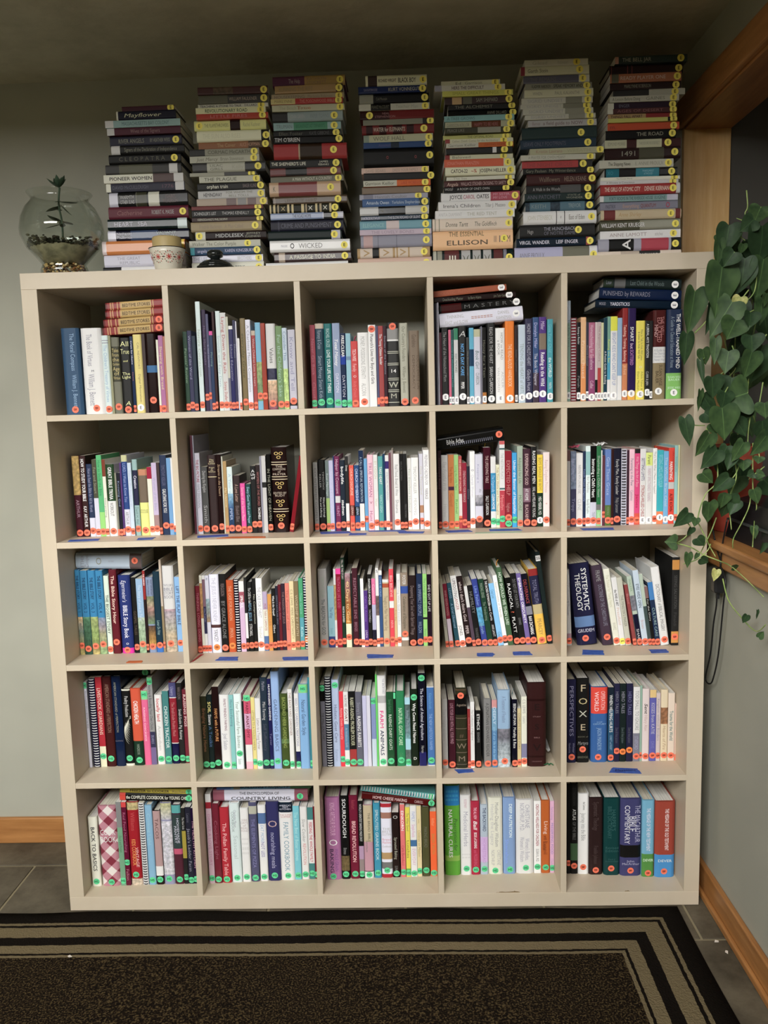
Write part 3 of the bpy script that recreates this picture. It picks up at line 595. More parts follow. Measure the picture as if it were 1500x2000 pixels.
.4729 2.1991 .2018 .0301 .115|eec 88-99:222|8-60 ddb THE SUN ALSO RISES|Y.95
.4667 2.2292 .1989 .0269 .115|ee9 50-64:322|14-48 996 THE FLAMETHROWERS;68-92 bb8 Rachel Kushner|Y.07
.4761 2.2561 .1972 .0149 .115|b43|10-80 c77 LITTLE FIRES|Y.92
.4743 2.271 .1919 .0171 .115|eeb|b13-74 464 REVOLUTIONARY ROAD|Y.93
.4792 2.2881 .1943 .011 .115|ddc|b3-62 322 TEACHING A STONE TO TALK;66-84 322 DILLARD|Y.90
.4824 2.2991 .1915 .0221 .115|665 42-100:444|44-84 ba9 WILLIAM FAULKNER|Y.94
.4824 2.3212 .1926 .0196 .115|533 22-50:654||Y.94.art
S 3
.6478 1.8448 .2314 .0264 .115|eee||
.6728 1.8713 .2154 .0267 .115|433 6-14:ba9|b20-80 eed A PASSAGE TO INDIA|Y.92
.6625 1.898 .2237 .032 .115|eee|36-66 888 WICKED;14-22 aab MAGUIRE;hb25-31 333 O|Y.93
.6596 1.93 .2047 .0247 .115|122 86-98:ccd||Y.90
.6664 1.9547 .203 .0303 .115|223 10-12:445|14-84 667 CRIME AND PUNISHMENT|Y.92
.6678 1.9849 .2026 .018 .115|89b 72-73:dde,73-90:222,90-100:bbc|30-56 445 THE ROAD HOME|Y.88
.6643 2.0029 .1953 .0243 .115|221 1-3:dc9,6-9:dc9,12-14:ba8,26-29:dc9,32-35:dc9,46-50:dc9,52-54:ba8,66-69:dc9,72-75:ba8,86-89:dc9|hb17-23 cb8 X;hb56-62 eed X;hb77-83 eed X|Y.94
.6753 2.0272 .2064 .0208 .115|543 2-3:987|16-60 765 LEAVES OF GRASS|Y.88
.6677 2.048 .1977 .0381 .115|ca8 13-67:844|5-9 776 K|Y.86
.6708 2.086 .2029 .0163 .115|776|30-84 ddc A MAN WITHOUT A COUNTRY|Y.93
.6715 2.1023 .1957 .0203 .115|744 22-52:222||Y.90
.6724 2.1226 .1983 .0212 .115|222|b2-50 ddc THE SHEPHERD'S LIFE;@68 69-81 ccb JAMES;@32 67-82 ccb REBANKS|Y.92
.6847 2.1439 .2008 .0417 .115|a33 34-36:ba8,36-66:321||Y.82
.6866 2.1856 .189 .0202 .115|111|b1-38 ccc TIM O'BRIEN|Y.96
.6846 2.2058 .1832 .0174 .115|222|8-44 665 Ellen Foster;54-84 555 KAYE GIBBONS|Y.95
.6854 2.2232 .1858 .0201 .115|9bb 30-80:597|4-28 788 TRUMAN;33-76 375 BREAKFAST AT TIFFANY'S|Y.90
.6834 2.2433 .1941 .0266 .115|9aa 0-22:333|26-46 bbb JOHN GREEN;54-80 899 PAPER TOWNS|Y.88
.6846 2.27 .198 .0174 .115|cca|10-50 aa8 The Beach House;34-54 b75 True|Y.94
.6826 2.2873 .1964 .0146 .115|b33 0-34:dc8|5-30 985 MARILYNNE;40-88 d98 THE POISONWOOD BIBLE|Y.94
.6832 2.3019 .199 .0155 .115|ba8|4-46 876 HOUSEKEEPING;50-84 987 Marilynne Robinson|Y.93
.6937 2.3175 .1862 .0201 .115|b96 90-100:222|6-56 986 RUNNING THE RIFT|Y.95
.6876 2.3375 .1986 .0277 .115|635 44-100:b95|22-38 baa The Help;@68 47-74 976 KATHRYN;@32 47-74 976 STOCKETT|Y.93
S 4
.9067 1.8448 .2058 .0304 .115|dba||Y.93
.9057 1.8752 .2028 .0274 .115|b96 4-21:dcb,21-30:222,31-49:dcb,52-54:dcb,56-70:dcb,72-90:dcb|hb8-18 b96 V;hb35-45 b96 V;hb58-68 b96 V|Y.92
.9165 1.9026 .1981 .0332 .115|99a 4-17:caa,24-25:778,50-51:778||Y.92
.9147 1.9358 .1992 .0151 .115|cbc|16-76 a9a THE LOVELY BONES|Y.93
.9151 1.9509 .199 .0246 .115|7ab 37-55:dcc|4-34 9cc ELEGANCE|Y.92
.9187 1.9755 .1874 .0138 .115|234|3-28 aac PATRICK ROTHFUSS;40-88 bbc THE SLOW REGARD OF SILENT|Y.95
.9163 1.9893 .1915 .023 .115|bbb 27-66:222|30-34 776 THE|Y.93
.9241 2.0123 .1856 .0207 .115|469 84-100:345|6-40 cde Amanda Owen;44-86 bcd Yorkshire Shepherdess|Y.93
.9162 2.033 .1896 .0147 .115|aab 6-20:889|22-70 888 Hannah Coulter|Y.86
.9238 2.0478 .1909 .0175 .115|876||Y.94
.9285 2.0653 .185 .0162 .115|d62 0-50:ccb|2-46 665 Garrison Keillor;56-88 b42 LAKE WOBEGON|Y.92
.9304 2.0815 .1947 .0192 .115|222||Y.95
.9239 2.1007 .1861 .016 .115|dba|6-36 a98 DAVID SEDARIS;46-84 a98 DRESS YOUR FAMILY|Y.94
.9315 2.1166 .1929 .0498 .115|111|h30-36 944 o;h70-76 944 o|Y.94
.9316 2.1665 .1882 .0161 .115|247 40-52:123|22-40 558 Atonement|Y.95
.932 2.1825 .1908 .0202 .115|bb9 0-8:898|14-60 776 WOLF HALL|Y.94
.9284 2.2028 .1976 .0252 .115|722 6-15:311,24-34:311,43-56:311,62-72:311|b16-60 cba WATER for ELEPHANTS|Y.86
.932 2.228 .1945 .0149 .115|887 84-92:333||Y.95
.924 2.2429 .2027 .0227 .115|722 0-40:311|@68 30-40 a77 NEAL;@32 20-48 a77 STEPHENSON|Y.13
.9219 2.2656 .1927 .0172 .115|ccb 17-45:111|18-43 776 FRANZ McCOURT;52-84 aa9 Teacher Man|Y.94
.9238 2.2828 .1898 .0265 .115|111 0-20:998|24-40 887 Cold Mountain|Y.94
.9218 2.3093 .1853 .0178 .115|236|8-28 99b SLAUGHTERHOUSE;44-90 bba KURT VONNEGUT|Y.95
.9419 2.3271 .167 .0289 .115|eec 4-19:433|b21-50 322 RICHARD WRIGHT;b53-82 222 BLACK BOY|Y.94
S 5
1.1151 1.8448 .2242 .0451 .115|122 1-5:bba,6-12:998,15-33:633,36-47:bbb,50-60:bbb,63-73:bbb,76-87:633,88-92:889|b20-30 eed III;37-46 665 )(;51-59 665 )(;64-72 665 )(|Y.95
1.117 1.8899 .2211 .051 .115|fc9|@82 20-64 875 THE ESSENTIAL;b@36 14-72 654 ELLISON;76-80 876 III;82-88 876 II;92-97 765 M|Y.89
1.1166 1.941 .2219 .0336 .115|edc 3-4:998,8-9:998|i16-44 665 Donna Tartt;i52-80 665 The Goldfinch|Y.95
1.1253 1.9746 .2187 .0218 .115|eee|4-34 ccc ANITA DIAMANT;40-78 bba THE RED TENT|Y.94
1.1338 1.9964 .2157 .023 .115|eee|6-54 555 Irena's Children;60-86 888 Tilar J. Mazzeo|Y.94
1.1423 2.0194 .2168 .0256 .115|eee 63-100:b56|b11-27 333 JOYCE;b28-43 b67 CAROL;b45-61 333 OATES;@68 66-88 dab MY SISTER,;@32 66-84 dab MY LOVE|Y.94
1.1494 2.045 .1858 .0128 .115|222|2-14 bbb WOOLF;20-68 bbb A ROOM OF ONE'S OWN|Y.92
1.151 2.0578 .1936 .0178 .115|533|i4-20 dba Angela;24-88 caa WALLACE STEGNER CROSSING TO SAFETY|Y.95
1.158 2.0756 .1867 .0104 .115|ddc|10-30 998 The Sea|Y.91
1.1541 2.086 .192 .0231 .115|eec|b8-32 433 CATCH-22;b49-87 433 JOSEPH HELLER;b37-45 b43 ~%|Y.93
1.1519 2.1091 .1917 .0216 .115|d64 85-100:ddb|4-50 e98 JONATHAN FRANZEN|Y.91
1.1549 2.1307 .1862 .0127 .115|ddb 0-7:944|10-38 776 Beloved|Y.86
1.1578 2.1434 .1807 .0153 .115|222 70-76:ddd||Y.88
1.158 2.1587 .1832 .0128 .115|c62 0-48:ccb|3-44 776 Garrison Keillor;56-88 a42 LEAVING HOME|Y.94
1.1556 2.1715 .1857 .0116 .115|ddb 0-7:944|10-78 998 Cather: Death Comes for the Archbishop|Y.86
1.1505 2.1831 .1856 .0125 .115|cc7|36-74 664 THE OPTIMAL ROAD|Y.92
1.1547 2.1956 .1789 .0151 .115|443 50-85:998|4-30 887 PEACE LIKE|Y.94
1.1563 2.2108 .1893 .0178 .115|bb9 38-80:631|2-35 887 GARRISON KEILLOR;42-76 a66 HAPPY TO BE HERE|Y.94
1.1539 2.2285 .1904 .0148 .115|8bb|4-44 577 A TREE GROWS|Y.92
1.1648 2.2433 .1902 .0151 .115|111|56-84 887 ANNIE DILLARD|Y.93
1.165 2.2584 .1835 .0141 .115|222|10-66 887 THE ALCHEMIST|Y.96
1.156 2.2725 .1847 .019 .115|433 11-25:ca7,27-40:665|46-78 998 SAM SHEPARD|Y.95
1.1497 2.2916 .1911 .0145 .115|dd6|14-80 aa4 SMALL GREAT THINGS|Y.93
1.1289 2.3061 .191 .0156 .115|ddc 0-10:aab|b24-70 655 HERS THE DIFFICULT|Y.90
1.1476 2.3217 .1592 .0137 .115|ddb|24-34 776 Ed;40-70 887 Garrison|Y.92
S 6
1.3433 1.8448 .2287 .0466 .115|bbd 58-90:776,90-99:eee|6-36 889 ANNIE PROULX|Y.95
1.3479 1.8915 .2179 .0228 .115|123 88-94:a55|b4-42 dde VIRGIL WANDER;b50-78 dde LEIF ENGER|Y.93
1.3585 1.9142 .2058 .0371 .115|222|@66 32-74 aab THE HUNCHBACK;@34 32-74 778 OF NOTRE DAME;10-18 aaa Hugo|Y.78
1.3676 1.9513 .2023 .0356 .115|eee 45-46:333,56-57:333|6-40 ccb JOHN STEINBECK;62-84 665 East of Eden;hb49-53 444 ~|Y.93
1.3751 1.9869 .1887 .0258 .115|578 0-6:345,36-50:345,86-100:234|8-30 899 KEITH;62-80 9aa TREVOR|Y.93.art
1.3708 2.0127 .1899 .0198 .115|233|4-52 667 ANN PATCHETT;@68 62-80 998 STATE of;@32 60-84 998 WONDER|Y.92
1.3753 2.0325 .1867 .0213 .115|222 50-80:555|10-50 aaa A Walk in the Woods|Y.90
1.3769 2.0538 .1894 .0301 .115|422|18-48 876 Wallflowers;54-86 987 HELEN KEANE|Y.95
1.3668 2.0839 .195 .0156 .115|222|4-74 887 Gary Paulsen  My Winterdance|Y.95
1.3654 2.0995 .1919 .0199 .115|b44 80-100:333|6-72 944 THE NIGHT CIRCUS|Y.87
1.3611 2.1193 .2034 .0146 .115|ccb|10-60 998 A PRAYER FOR OWEN MEANY|Y.93
1.3861 2.134 .2002 .0163 .115|bb9|8-44 a87 Kristin Lavrans;50-82 aa8 WREATH|Y.95
1.3612 2.1503 .2045 .0251 .115|345|4-60 667 LEAVE ONLY FOOTPRINTS|Y.89
1.3658 2.1753 .2027 .033 .115|344||Y.79
1.382 2.2083 .1863 .017 .115|bbb|6-18 988 Barnes;b22-80 877 a field guide to NOW|Y.91
1.3733 2.2253 .1905 .0127 .115|ccb 62-85:998|8-58 aaa SIGRID UNDSET|Y.92
1.3676 2.238 .1904 .0155 .115|ccb 60-88:998|8-58 aaa SIGRID UNDSET|Y.92
1.3618 2.2535 .1917 .0124 .115|ccb 60-88:887|8-58 aaa SIGRID UNDSET|Y.93
1.3648 2.2659 .1916 .0163 .115|ccb 62-85:887|8-58 aaa SIGRID UNDSET|Y.93
1.3721 2.2822 .1856 .0206 .115|ddb|12-26 998 WHEN;44-80 998 PAUL KALANITHI|Y.92
1.3751 2.3028 .1796 .0167 .115|998|b9-38 443 VLADIMIR NABOKOV;b42-86 443 SPEAK MEMORY AND|Y.92
1.3694 2.3196 .178 .0195 .115|667 84-100:ddc|10-50 777 THE REMAINS|Y.90
1.3623 2.3391 .1836 .023 .115|ddb 0-6:934|10-40 665 Garth Stein|Y.86
1.3725 2.362 .1703 .0164 .115|ddc|12-36 bba Gilead;52-68 bba Robinson|Y.82
S 7
1.5708 1.8448 .2308 .0277 .115|edc 28-50:cba,50-75:333|b50-76 eee RICHARDS|
1.5736 1.8726 .2278 .0336 .115|aab 13-43:111,52-85:b45,88-100:222|hb28-40 eee A|Y.93
1.5806 1.9061 .2201 .0225 .115|eee|12-58 a99 ANNE LAMOTT;68-78 aaa stitches|Y.91
1.5776 1.9287 .2199 .0265 .115|554 50-100:998|b2-56 ddd WILLIAM KENT KRUEGER|Y.94
1.5788 1.9552 .2195 .0265 .115|cb9 4-18:733,93-99:733|i22-50 b96 Anne Shirley|Y.87
1.5801 1.9817 .212 .0237 .115|889|7-20 445 PASTRIX;b29-50 b98 Everything;b52-72 844 QUANTUM;hb84-90 b35 O|
1.5785 2.0054 .2132 .0167 .115|8aa 0-5:ddd,86-100:ccd|b12-68 466 FORTY ROOMS IN THE RIVERSIDE HOUSE;70-84 466 EUGENE|
1.5784 2.022 .2159 .0277 .115|a33 95-100:ddd|b5-50 edc THE GIRLS OF ATOMIC CITY;b55-86 edc DENISE KIERNAN|Y.91
1.5782 2.0497 .2141 .011 .115|ddd|8-44 887 A Wrinkle in Conscience|Y.93
1.5795 2.0607 .2168 .0093 .115|eed|20-40 998 The Known World|Y.93
1.5909 2.07 .1981 .0226 .115|222 2-20:278,43-75:389|@66 52-68 9cd MARGARET;@32 54-66 9cd ATWOOD;4-12 39a XO|Y.92
1.575 2.0926 .2022 .0215 .115|ccb|b12-42 554 The Shipping News;48-86 998 E. ANNIE PROULX|Y.93
1.5906 2.114 .2047 .0315 .115|322 45-78:554|20-42 998 1491|Y.92
1.5903 2.1455 .2058 .0218 .115|422 0-29:cca,42-75:cca|4-27 998 EDMUND MORRIS;45-72 998 THEODORE ROOSEVELT|Y.83
1.5916 2.1673 .19 .023 .115|111|b44-82 998 THE ROAD|Y.95
1.5971 2.1903 .1939 .019 .115|c53|3-12 833 m.|Y.92
1.5969 2.2093 .1867 .0108 .115|cc6 86-100:222||Y.95
1.5983 2.2201 .1866 .0136 .115|933 0-55:b96|b4-50 433 THINGS FALL APART|Y.96
1.5968 2.2337 .1864 .0135 .115|533 0-8:ddc|14-80 966 AGES OF DESERT|Y.95
1.5981 2.2472 .1849 .0161 .115|323 0-9:ddc|16-32 778 ENGER|Y.95
1.6022 2.2632 .1861 .0158 .115|ccb|4-44 665 A Lesson Before Dying;52-80 887 GAINES|Y.92
1.6119 2.2791 .1929 .0164 .115|bba 0-50:333||Y.86
1.6033 2.2955 .19 .0175 .115|322|20-58 998 MARILYNNE ROBINSON|Y.93
1.6032 2.313 .1898 .0228 .115|b75 2-12:665|14-78 dcb READY PLAYER ONE|Y.94
1.603 2.3357 .1965 .0249 .115|322 2-3:844,24-25:844,30-31:844||Y.94
1.6154 2.3607 .192 .0187 .115|344 0-5:c98|10-50 bba THE BELL JAR|Y.91
"""
TAPES=[
(2, 1, 'b', 1.1083, [(0.0688, 0.0176), (0.153, 0.026), (0.1448, 0.0608), (0.061, 0.0502)]),
(2, 1, 'b', 1.1083, [(0.2631, 0.0194), (0.3058, 0.0218), (0.3055, 0.0608), (0.2591, 0.057)]),
(2, 2, 'b', 1.1083, [(0.4318, 0.036), (0.5177, 0.0514), (0.5087, 0.0894), (0.4245, 0.0732)]),
(2, 2, 'o', 1.1083, [(0.4915, 0.016), (0.6313, 0.01), (0.6273, 0.0342), (0.5318, 0.0425)]),
(2, 3, 'b', 1.1083, [(0.7825, 0.055), (0.8693, 0.06), (0.8588, 0.0938), (0.7742, 0.095)]),
(2, 3, 'b', 1.1083, [(0.8624, 0.0211), (0.9125, 0.0225), (0.9111, 0.0505), (0.864, 0.0573)]),
(2, 3, 'b', 1.1083, [(0.9166, 0.0799), (1.0244, 0.073), (1.0161, 0.095), (0.915, 0.095)]),
(2, 3, 'b', 1.1083, [(1.0028, 0.0372), (1.0712, 0.0273), (1.0764, 0.0581), (0.9998, 0.073)]),
(2, 4, 'b', 1.1083, [(1.1406, 0.0293), (1.2106, 0.0366), (1.2013, 0.0738), (1.1356, 0.0655)]),
(2, 4, 'b', 1.1083, [(1.2589, 0.0383), (1.3499, 0.039), (1.3424, 0.0726), (1.2598, 0.0741)]),
(2, 4, 'g', 1.1083, [(1.2144, 0.003), (1.3419, 0.003), (1.3444, 0.0187), (1.2188, 0.0231)]),
(2, 5, 'b', 1.1083, [(1.514, 0.0159), (1.6007, 0.0135), (1.6045, 0.0524), (1.514, 0.0516)]),
(3, 1, 'o', 0.7531, [(0.2116, 0.0127), (0.2556, 0.0137), (0.2554, 0.0334), (0.2131, 0.0332)]),
(3, 2, 'b', 0.7531, [(0.4675, 0.021), (0.5337, 0.0171), (0.5291, 0.0536), (0.4751, 0.055)]),
(3, 2, 'b', 0.7531, [(0.6658, 0.0112), (0.7369, 0.0115), (0.736, 0.0431), (0.6584, 0.0432)]),
(3, 2, 'r', 0.7531, [(0.3997, 0.0107), (0.4063, 0.0174), (0.418, 0.0827), (0.4103, 0.085)]),
(3, 3, 'b', 0.7531, [(0.9055, 0.0165), (0.9762, 0.0186), (0.9799, 0.0456), (0.9031, 0.0558)]),
(3, 4, 'b', 0.7531, [(1.2184, 0.0158), (1.26, 0.0133), (1.2689, 0.0336), (1.2635, 0.0468), (1.2184, 0.0477)]),
(3, 4, 'b', 0.7531, [(1.3217, 0.0213), (1.3734, 0.02), (1.3713, 0.055), (1.3226, 0.0534)]),
(3, 5, 'b', 0.7531, [(1.5128, 0.0159), (1.5748, 0.0094), (1.5798, 0.0503), (1.5236, 0.0612)]),
(3, 5, 'b', 0.7531, [(1.7085, 0.0167), (1.7587, 0.019), (1.759, 0.0503), (1.7092, 0.0515)]),
(4, 4, 'b', 0.398, [(1.159, 0.0311), (1.2068, 0.0391), (1.2028, 0.059), (1.1508, 0.0581)]),
(4, 5, 'b', 0.398, [(1.5923, 0.0224), (1.6826, 0.0126), (1.6809, 0.0461), (1.6112, 0.0548)]),
(5, 4, 'c', 0.0428, [(1.2634, 0.003), (1.2807, 0.0058), (1.3026, 0.003), (1.3174, 0.009), (1.3334, 0.004), (1.3301, 0.003)]),
(5, 5, 'c', 0.0428, [(1.6355, 0.003), (1.6468, 0.0068), (1.6495, 0.003), (1.6402, 0.003)])]
LEAVES=[[1.7642, -0.1118, 1.7311, 0.1021, -96.8753, 0.0536, 0],
[1.8771, -0.1052, 1.8014, 0.097, -108.3148, 0.0771, 0],
[1.8276, -0.1198, 1.7866, 0.1142, -97.5149, 0.0761, 0],
[1.8472, -0.1077, 1.8885, 0.0644, -97.9917, 0.0487, 0],
[1.8249, -0.1033, 1.8538, 0.0629, -86.9525, 0.0243, 0],
[1.9233, -0.1201, 1.8818, 0.0845, -79.8114, 0.0859, 0],
[1.9077, -0.1459, 1.9226, 0.0384, -106.6128, 0.0446, 0],
[1.8489, -0.14, 1.8187, 0.0373, -125.9815, 0.0399, 0],
[1.87, -0.1383, 1.8372, 0.024, -92.5496, 0.0201, 0],
[1.887, -0.1111, 1.807, 0.0613, -96.6855, 0.0487, 0],
[1.8519, -0.1268, 1.6995, 0.0912, -121.5706, 0.0658, 0],
[1.8035, -0.1138, 1.6972, 0.0708, -88.6488, 0.0259, 0],
[1.9341, -0.1086, 1.8042, 0.0962, -90.3082, 0.0614, 0],
[1.8813, -0.1053, 1.7135, 0.0352, -109.2307, 0.0303, 1],
[1.9327, -0.1107, 1.7078, 0.0601, -95.0248, 0.0407, 0],
[1.8908, -0.1464, 1.6699, 0.035, -96.976, 0.0398, 0],
[1.8563, -0.1414, 1.654, 0.0463, -110.8493, 0.0594, 0],
[1.8936, -0.1403, 1.8939, 0.0354, -135.7846, 0.0404, 0],
[1.9306, -0.14, 1.7164, 0.0297, -84.7743, 0.0201, 0],
[1.7474, -0.1097, 1.6253, 0.0734, -93.0881, 0.0296, 0],
[1.7858, -0.1155, 1.5863, 0.0391, -75.4166, 0.0277, 0],
[1.7737, -0.1313, 1.5572, 0.0565, -79.6225, 0.0137, 0],
[1.8098, -0.1366, 1.6107, 0.0601, -92.0023, 0.0236, 0],
[1.8957, -0.1427, 1.6148, 0.0388, -85.6858, 0.0477, 0],
[1.8965, -0.144, 1.5725, 0.0605, -98.4243, 0.0497, 0],
[1.9409, -0.1043, 1.5916, 0.0943, -104.9045, 0.0651, 0],
[1.8449, -0.1303, 1.5784, 0.0519, -98.3999, 0.0436, 0],
[1.8043, -0.1336, 1.5153, 0.051, -80.5624, 0.0432, 0],
[1.8972, -0.1253, 1.4736, 0.0478, -161.7308, 0.084, 0],
[1.7926, -0.1089, 1.4675, 0.0677, -58.0188, 0.0297, 0],
[1.7798, -0.1237, 1.4822, 0.0512, -82.6601, 0.0157, 0],
[1.7969, -0.1045, 1.4255, 0.0348, -36.8683, 0.0358, 0],
[1.8263, -0.1467, 1.4377, 0.0769, -80.5164, 0.0627, 0],
[1.7351, -0.1433, 1.414, 0.066, -77.8675, 0.031, 0],
[1.8092, -0.1274, 1.4, 0.0317, -49.7447, 0.0355, 0],
[1.8753, -0.115, 1.4035, 0.0446, -56.4791, 0.034, 0],
[1.7961, -0.1454, 1.3737, 0.0609, -109.4104, 0.0391, 0],
[1.8231, -0.1286, 1.3323, 0.0621, -128.6102, 0.0514, 0],
[1.8833, -0.1441, 1.3498, 0.0571, -118.6009, 0.0397, 0],
[1.929, -0.1424, 1.4026, 0.0493, -73.4734, 0.0559, 0],
[1.9481, -0.1254, 1.3655, 0.0592, -128.1066, 0.0464, 0],
[1.8512, -0.1207, 1.3404, 0.0389, -110.4983, 0.0319, 0],
[1.9299, -0.1299, 1.3114, 0.0185, -99.5026, 0.0261, 0],
[1.8641, -0.1216, 1.3217, 0.0454, -104.7659, 0.0359, 0],
[1.8991, -0.1081, 1.3016, 0.0278, -92.137, 0.0363, 0],
[1.8614, -0.1153, 1.5125, 0.0543, -96.1053, 0.0479, 0],
[1.9337, -0.1406, 1.4474, 0.0363, -82.5383, 0.04, 0],
[1.8957, -0.1022, 1.4393, 0.0381, -107.9051, 0.0484, 0],
[1.8759, -0.1023, 1.5631, 0.0406, -103.9343, 0.0483, 0],
[1.8383, -0.1313, 1.4769, 0.0397, -96.3246, 0.0435, 0],
[1.7915, -0.114, 1.2719, 0.0414, -43.6515, 0.0377, 0],
[1.8565, -0.1267, 1.2603, 0.0558, -137.2431, 0.0399, 0],
[1.8452, -0.1236, 1.2158, 0.0391, -92.5593, 0.0359, 0],
[1.8614, -0.1171, 1.2128, 0.0675, -94.745, 0.0522, 0],
[1.7986, -0.1499, 1.1995, 0.0557, -84.9295, 0.0452, 0],
[1.8812, -0.1098, 1.1966, 0.0403, -112.7228, 0.0364, 0],
[1.9218, -0.1206, 1.2266, 0.0418, -70.4569, 0.0303, 0],
[1.7601, -0.1101, 1.1694, 0.0524, -135.2742, 0.0398, 0],
[1.7733, -0.1316, 1.157, 0.0229, -102.6797, 0.0217, 0],
[1.767, -0.1138, 1.1302, 0.0268, -100.7635, 0.0219, 0],
[1.7276, -0.1178, 1.092, 0.0298, 175.0744, 0.0397, 0],
[1.7742, -0.1373, 1.1055, 0.0309, -48.0335, 0.0316, 0],
[1.7603, -0.116, 1.0625, 0.04, -91.5046, 0.022, 0],
[1.7879, -0.1279, 1.0508, 0.0274, -34.8247, 0.026, 0],
[1.7742, -0.1452, 1.0675, 0.0199, -110.3844, 0.0119, 0],
[1.845, -0.1908, 1.0374, 0.0251, -1.2339, 0.0157, 0],
[1.8385, -0.1031, 1.0144, 0.0314, -102.3892, 0.0224, 1],
[1.845, -0.3696, 1.1299, 0.0272, -102.0308, 0.0181, 0],
[1.9174, -0.1383, 1.1323, 0.0322, -81.7662, 0.0202, 0],
[1.9163, -0.1308, 1.2702, 0.0183, -151.2528, 0.0241, 0],
[1.9315, -0.1119, 1.2664, 0.0229, -15.4353, 0.0244, 0],
[1.845, -0.2901, 0.9407, 0.0252, -112.4249, 0.0172, 0],
[1.845, -0.3585, 0.9039, 0.021, 46.5645, 0.0168, 0],
[1.845, -0.3475, 0.9666, 0.0243, -85.1018, 0.0082, 0],
[1.9682, 0.0854, 1.4247, 0.0732, -68.861, 0.0549, 0],
[1.9835, 0.0005, 1.8946, 0.0736, -65.2285, 0.0552, 0],
[1.9509, 0.0469, 1.2452, 0.0677, -108.5931, 0.0508, 0],
[1.9397, -0.0209, 1.6028, 0.0503, -48.4368, 0.0377, 0],
[1.8911, -0.0337, 1.8965, 0.0418, -64.4629, 0.0313, 0],
[1.903, -0.0264, 1.7087, 0.0743, -96.8443, 0.0557, 0],
[1.8772, -0.0323, 1.864, 0.0417, -74.0856, 0.0313, 0],
[1.8925, 0.0287, 1.8877, 0.045, -45.2127, 0.0337, 0],
[1.9685, 0.0683, 1.5471, 0.0514, -46.1108, 0.0385, 0],
[1.9339, 0.0175, 1.7465, 0.0365, -97.0901, 0.0274, 0],
[1.9396, 0.0763, 1.2833, 0.0549, -132.1515, 0.0412, 0],
[1.8944, -0.0109, 1.7435, 0.0443, -56.7261, 0.0332, 0],
[1.9146, 0.0899, 1.8916, 0.0576, -45.8486, 0.0432, 0],
[1.9509, 0.0516, 1.2761, 0.0666, -67.9746, 0.05, 0],
[1.922, -0.0105, 1.8441, 0.07, -54.0214, 0.0525, 0],
[2.0076, 0.052, 1.6823, 0.067, -77.1755, 0.0502, 0],
[1.9974, 0.0517, 1.5464, 0.0624, -110.8531, 0.0468, 0],
[1.9868, -0.0296, 1.2416, 0.0738, -48.4404, 0.0554, 0],
[1.9819, 0.0859, 1.8934, 0.0401, -47.8319, 0.0301, 0],
[1.9406, -0.0166, 1.8642, 0.0604, -83.7715, 0.0453, 0],
[1.9719, -0.0094, 1.2609, 0.0351, -51.9874, 0.0263, 0],
[1.8702, -0.0238, 1.3011, 0.0674, -64.5327, 0.0505, 0],
[2.0194, 0.083, 1.5308, 0.0431, -74.5666, 0.0323, 0],
[1.9476, 0.0683, 1.2818, 0.0539, -87.6232, 0.0404, 0],
[1.882, 0.0432, 1.8954, 0.0546, -57.1752, 0.0409, 0],
[1.9458, 0.0108, 1.8159, 0.0657, -87.9312, 0.0493, 0],
[1.9064, 0.0759, 1.3226, 0.0384, -86.0959, 0.0288, 0],
[1.9267, 0.0036, 1.3621, 0.0443, -91.2013, 0.0333, 0],
[1.9757, -0.024, 1.8386, 0.0598, -55.3191, 0.0449, 0],
[1.9671, 0.0801, 1.6166, 0.0661, -128.9774, 0.0495, 0],
[1.9782, 0.0023, 1.7746, 0.0685, -96.9782, 0.0513, 0],
[2.0001, 0.0824, 1.8059, 0.0421, -121.5624, 0.0315, 0],
[1.9452, 0.0359, 1.681, 0.0712, -71.0539, 0.0534, 0],
[1.9361, 0.0363, 1.7001, 0.0545, -70.5972, 0.0408, 0]]
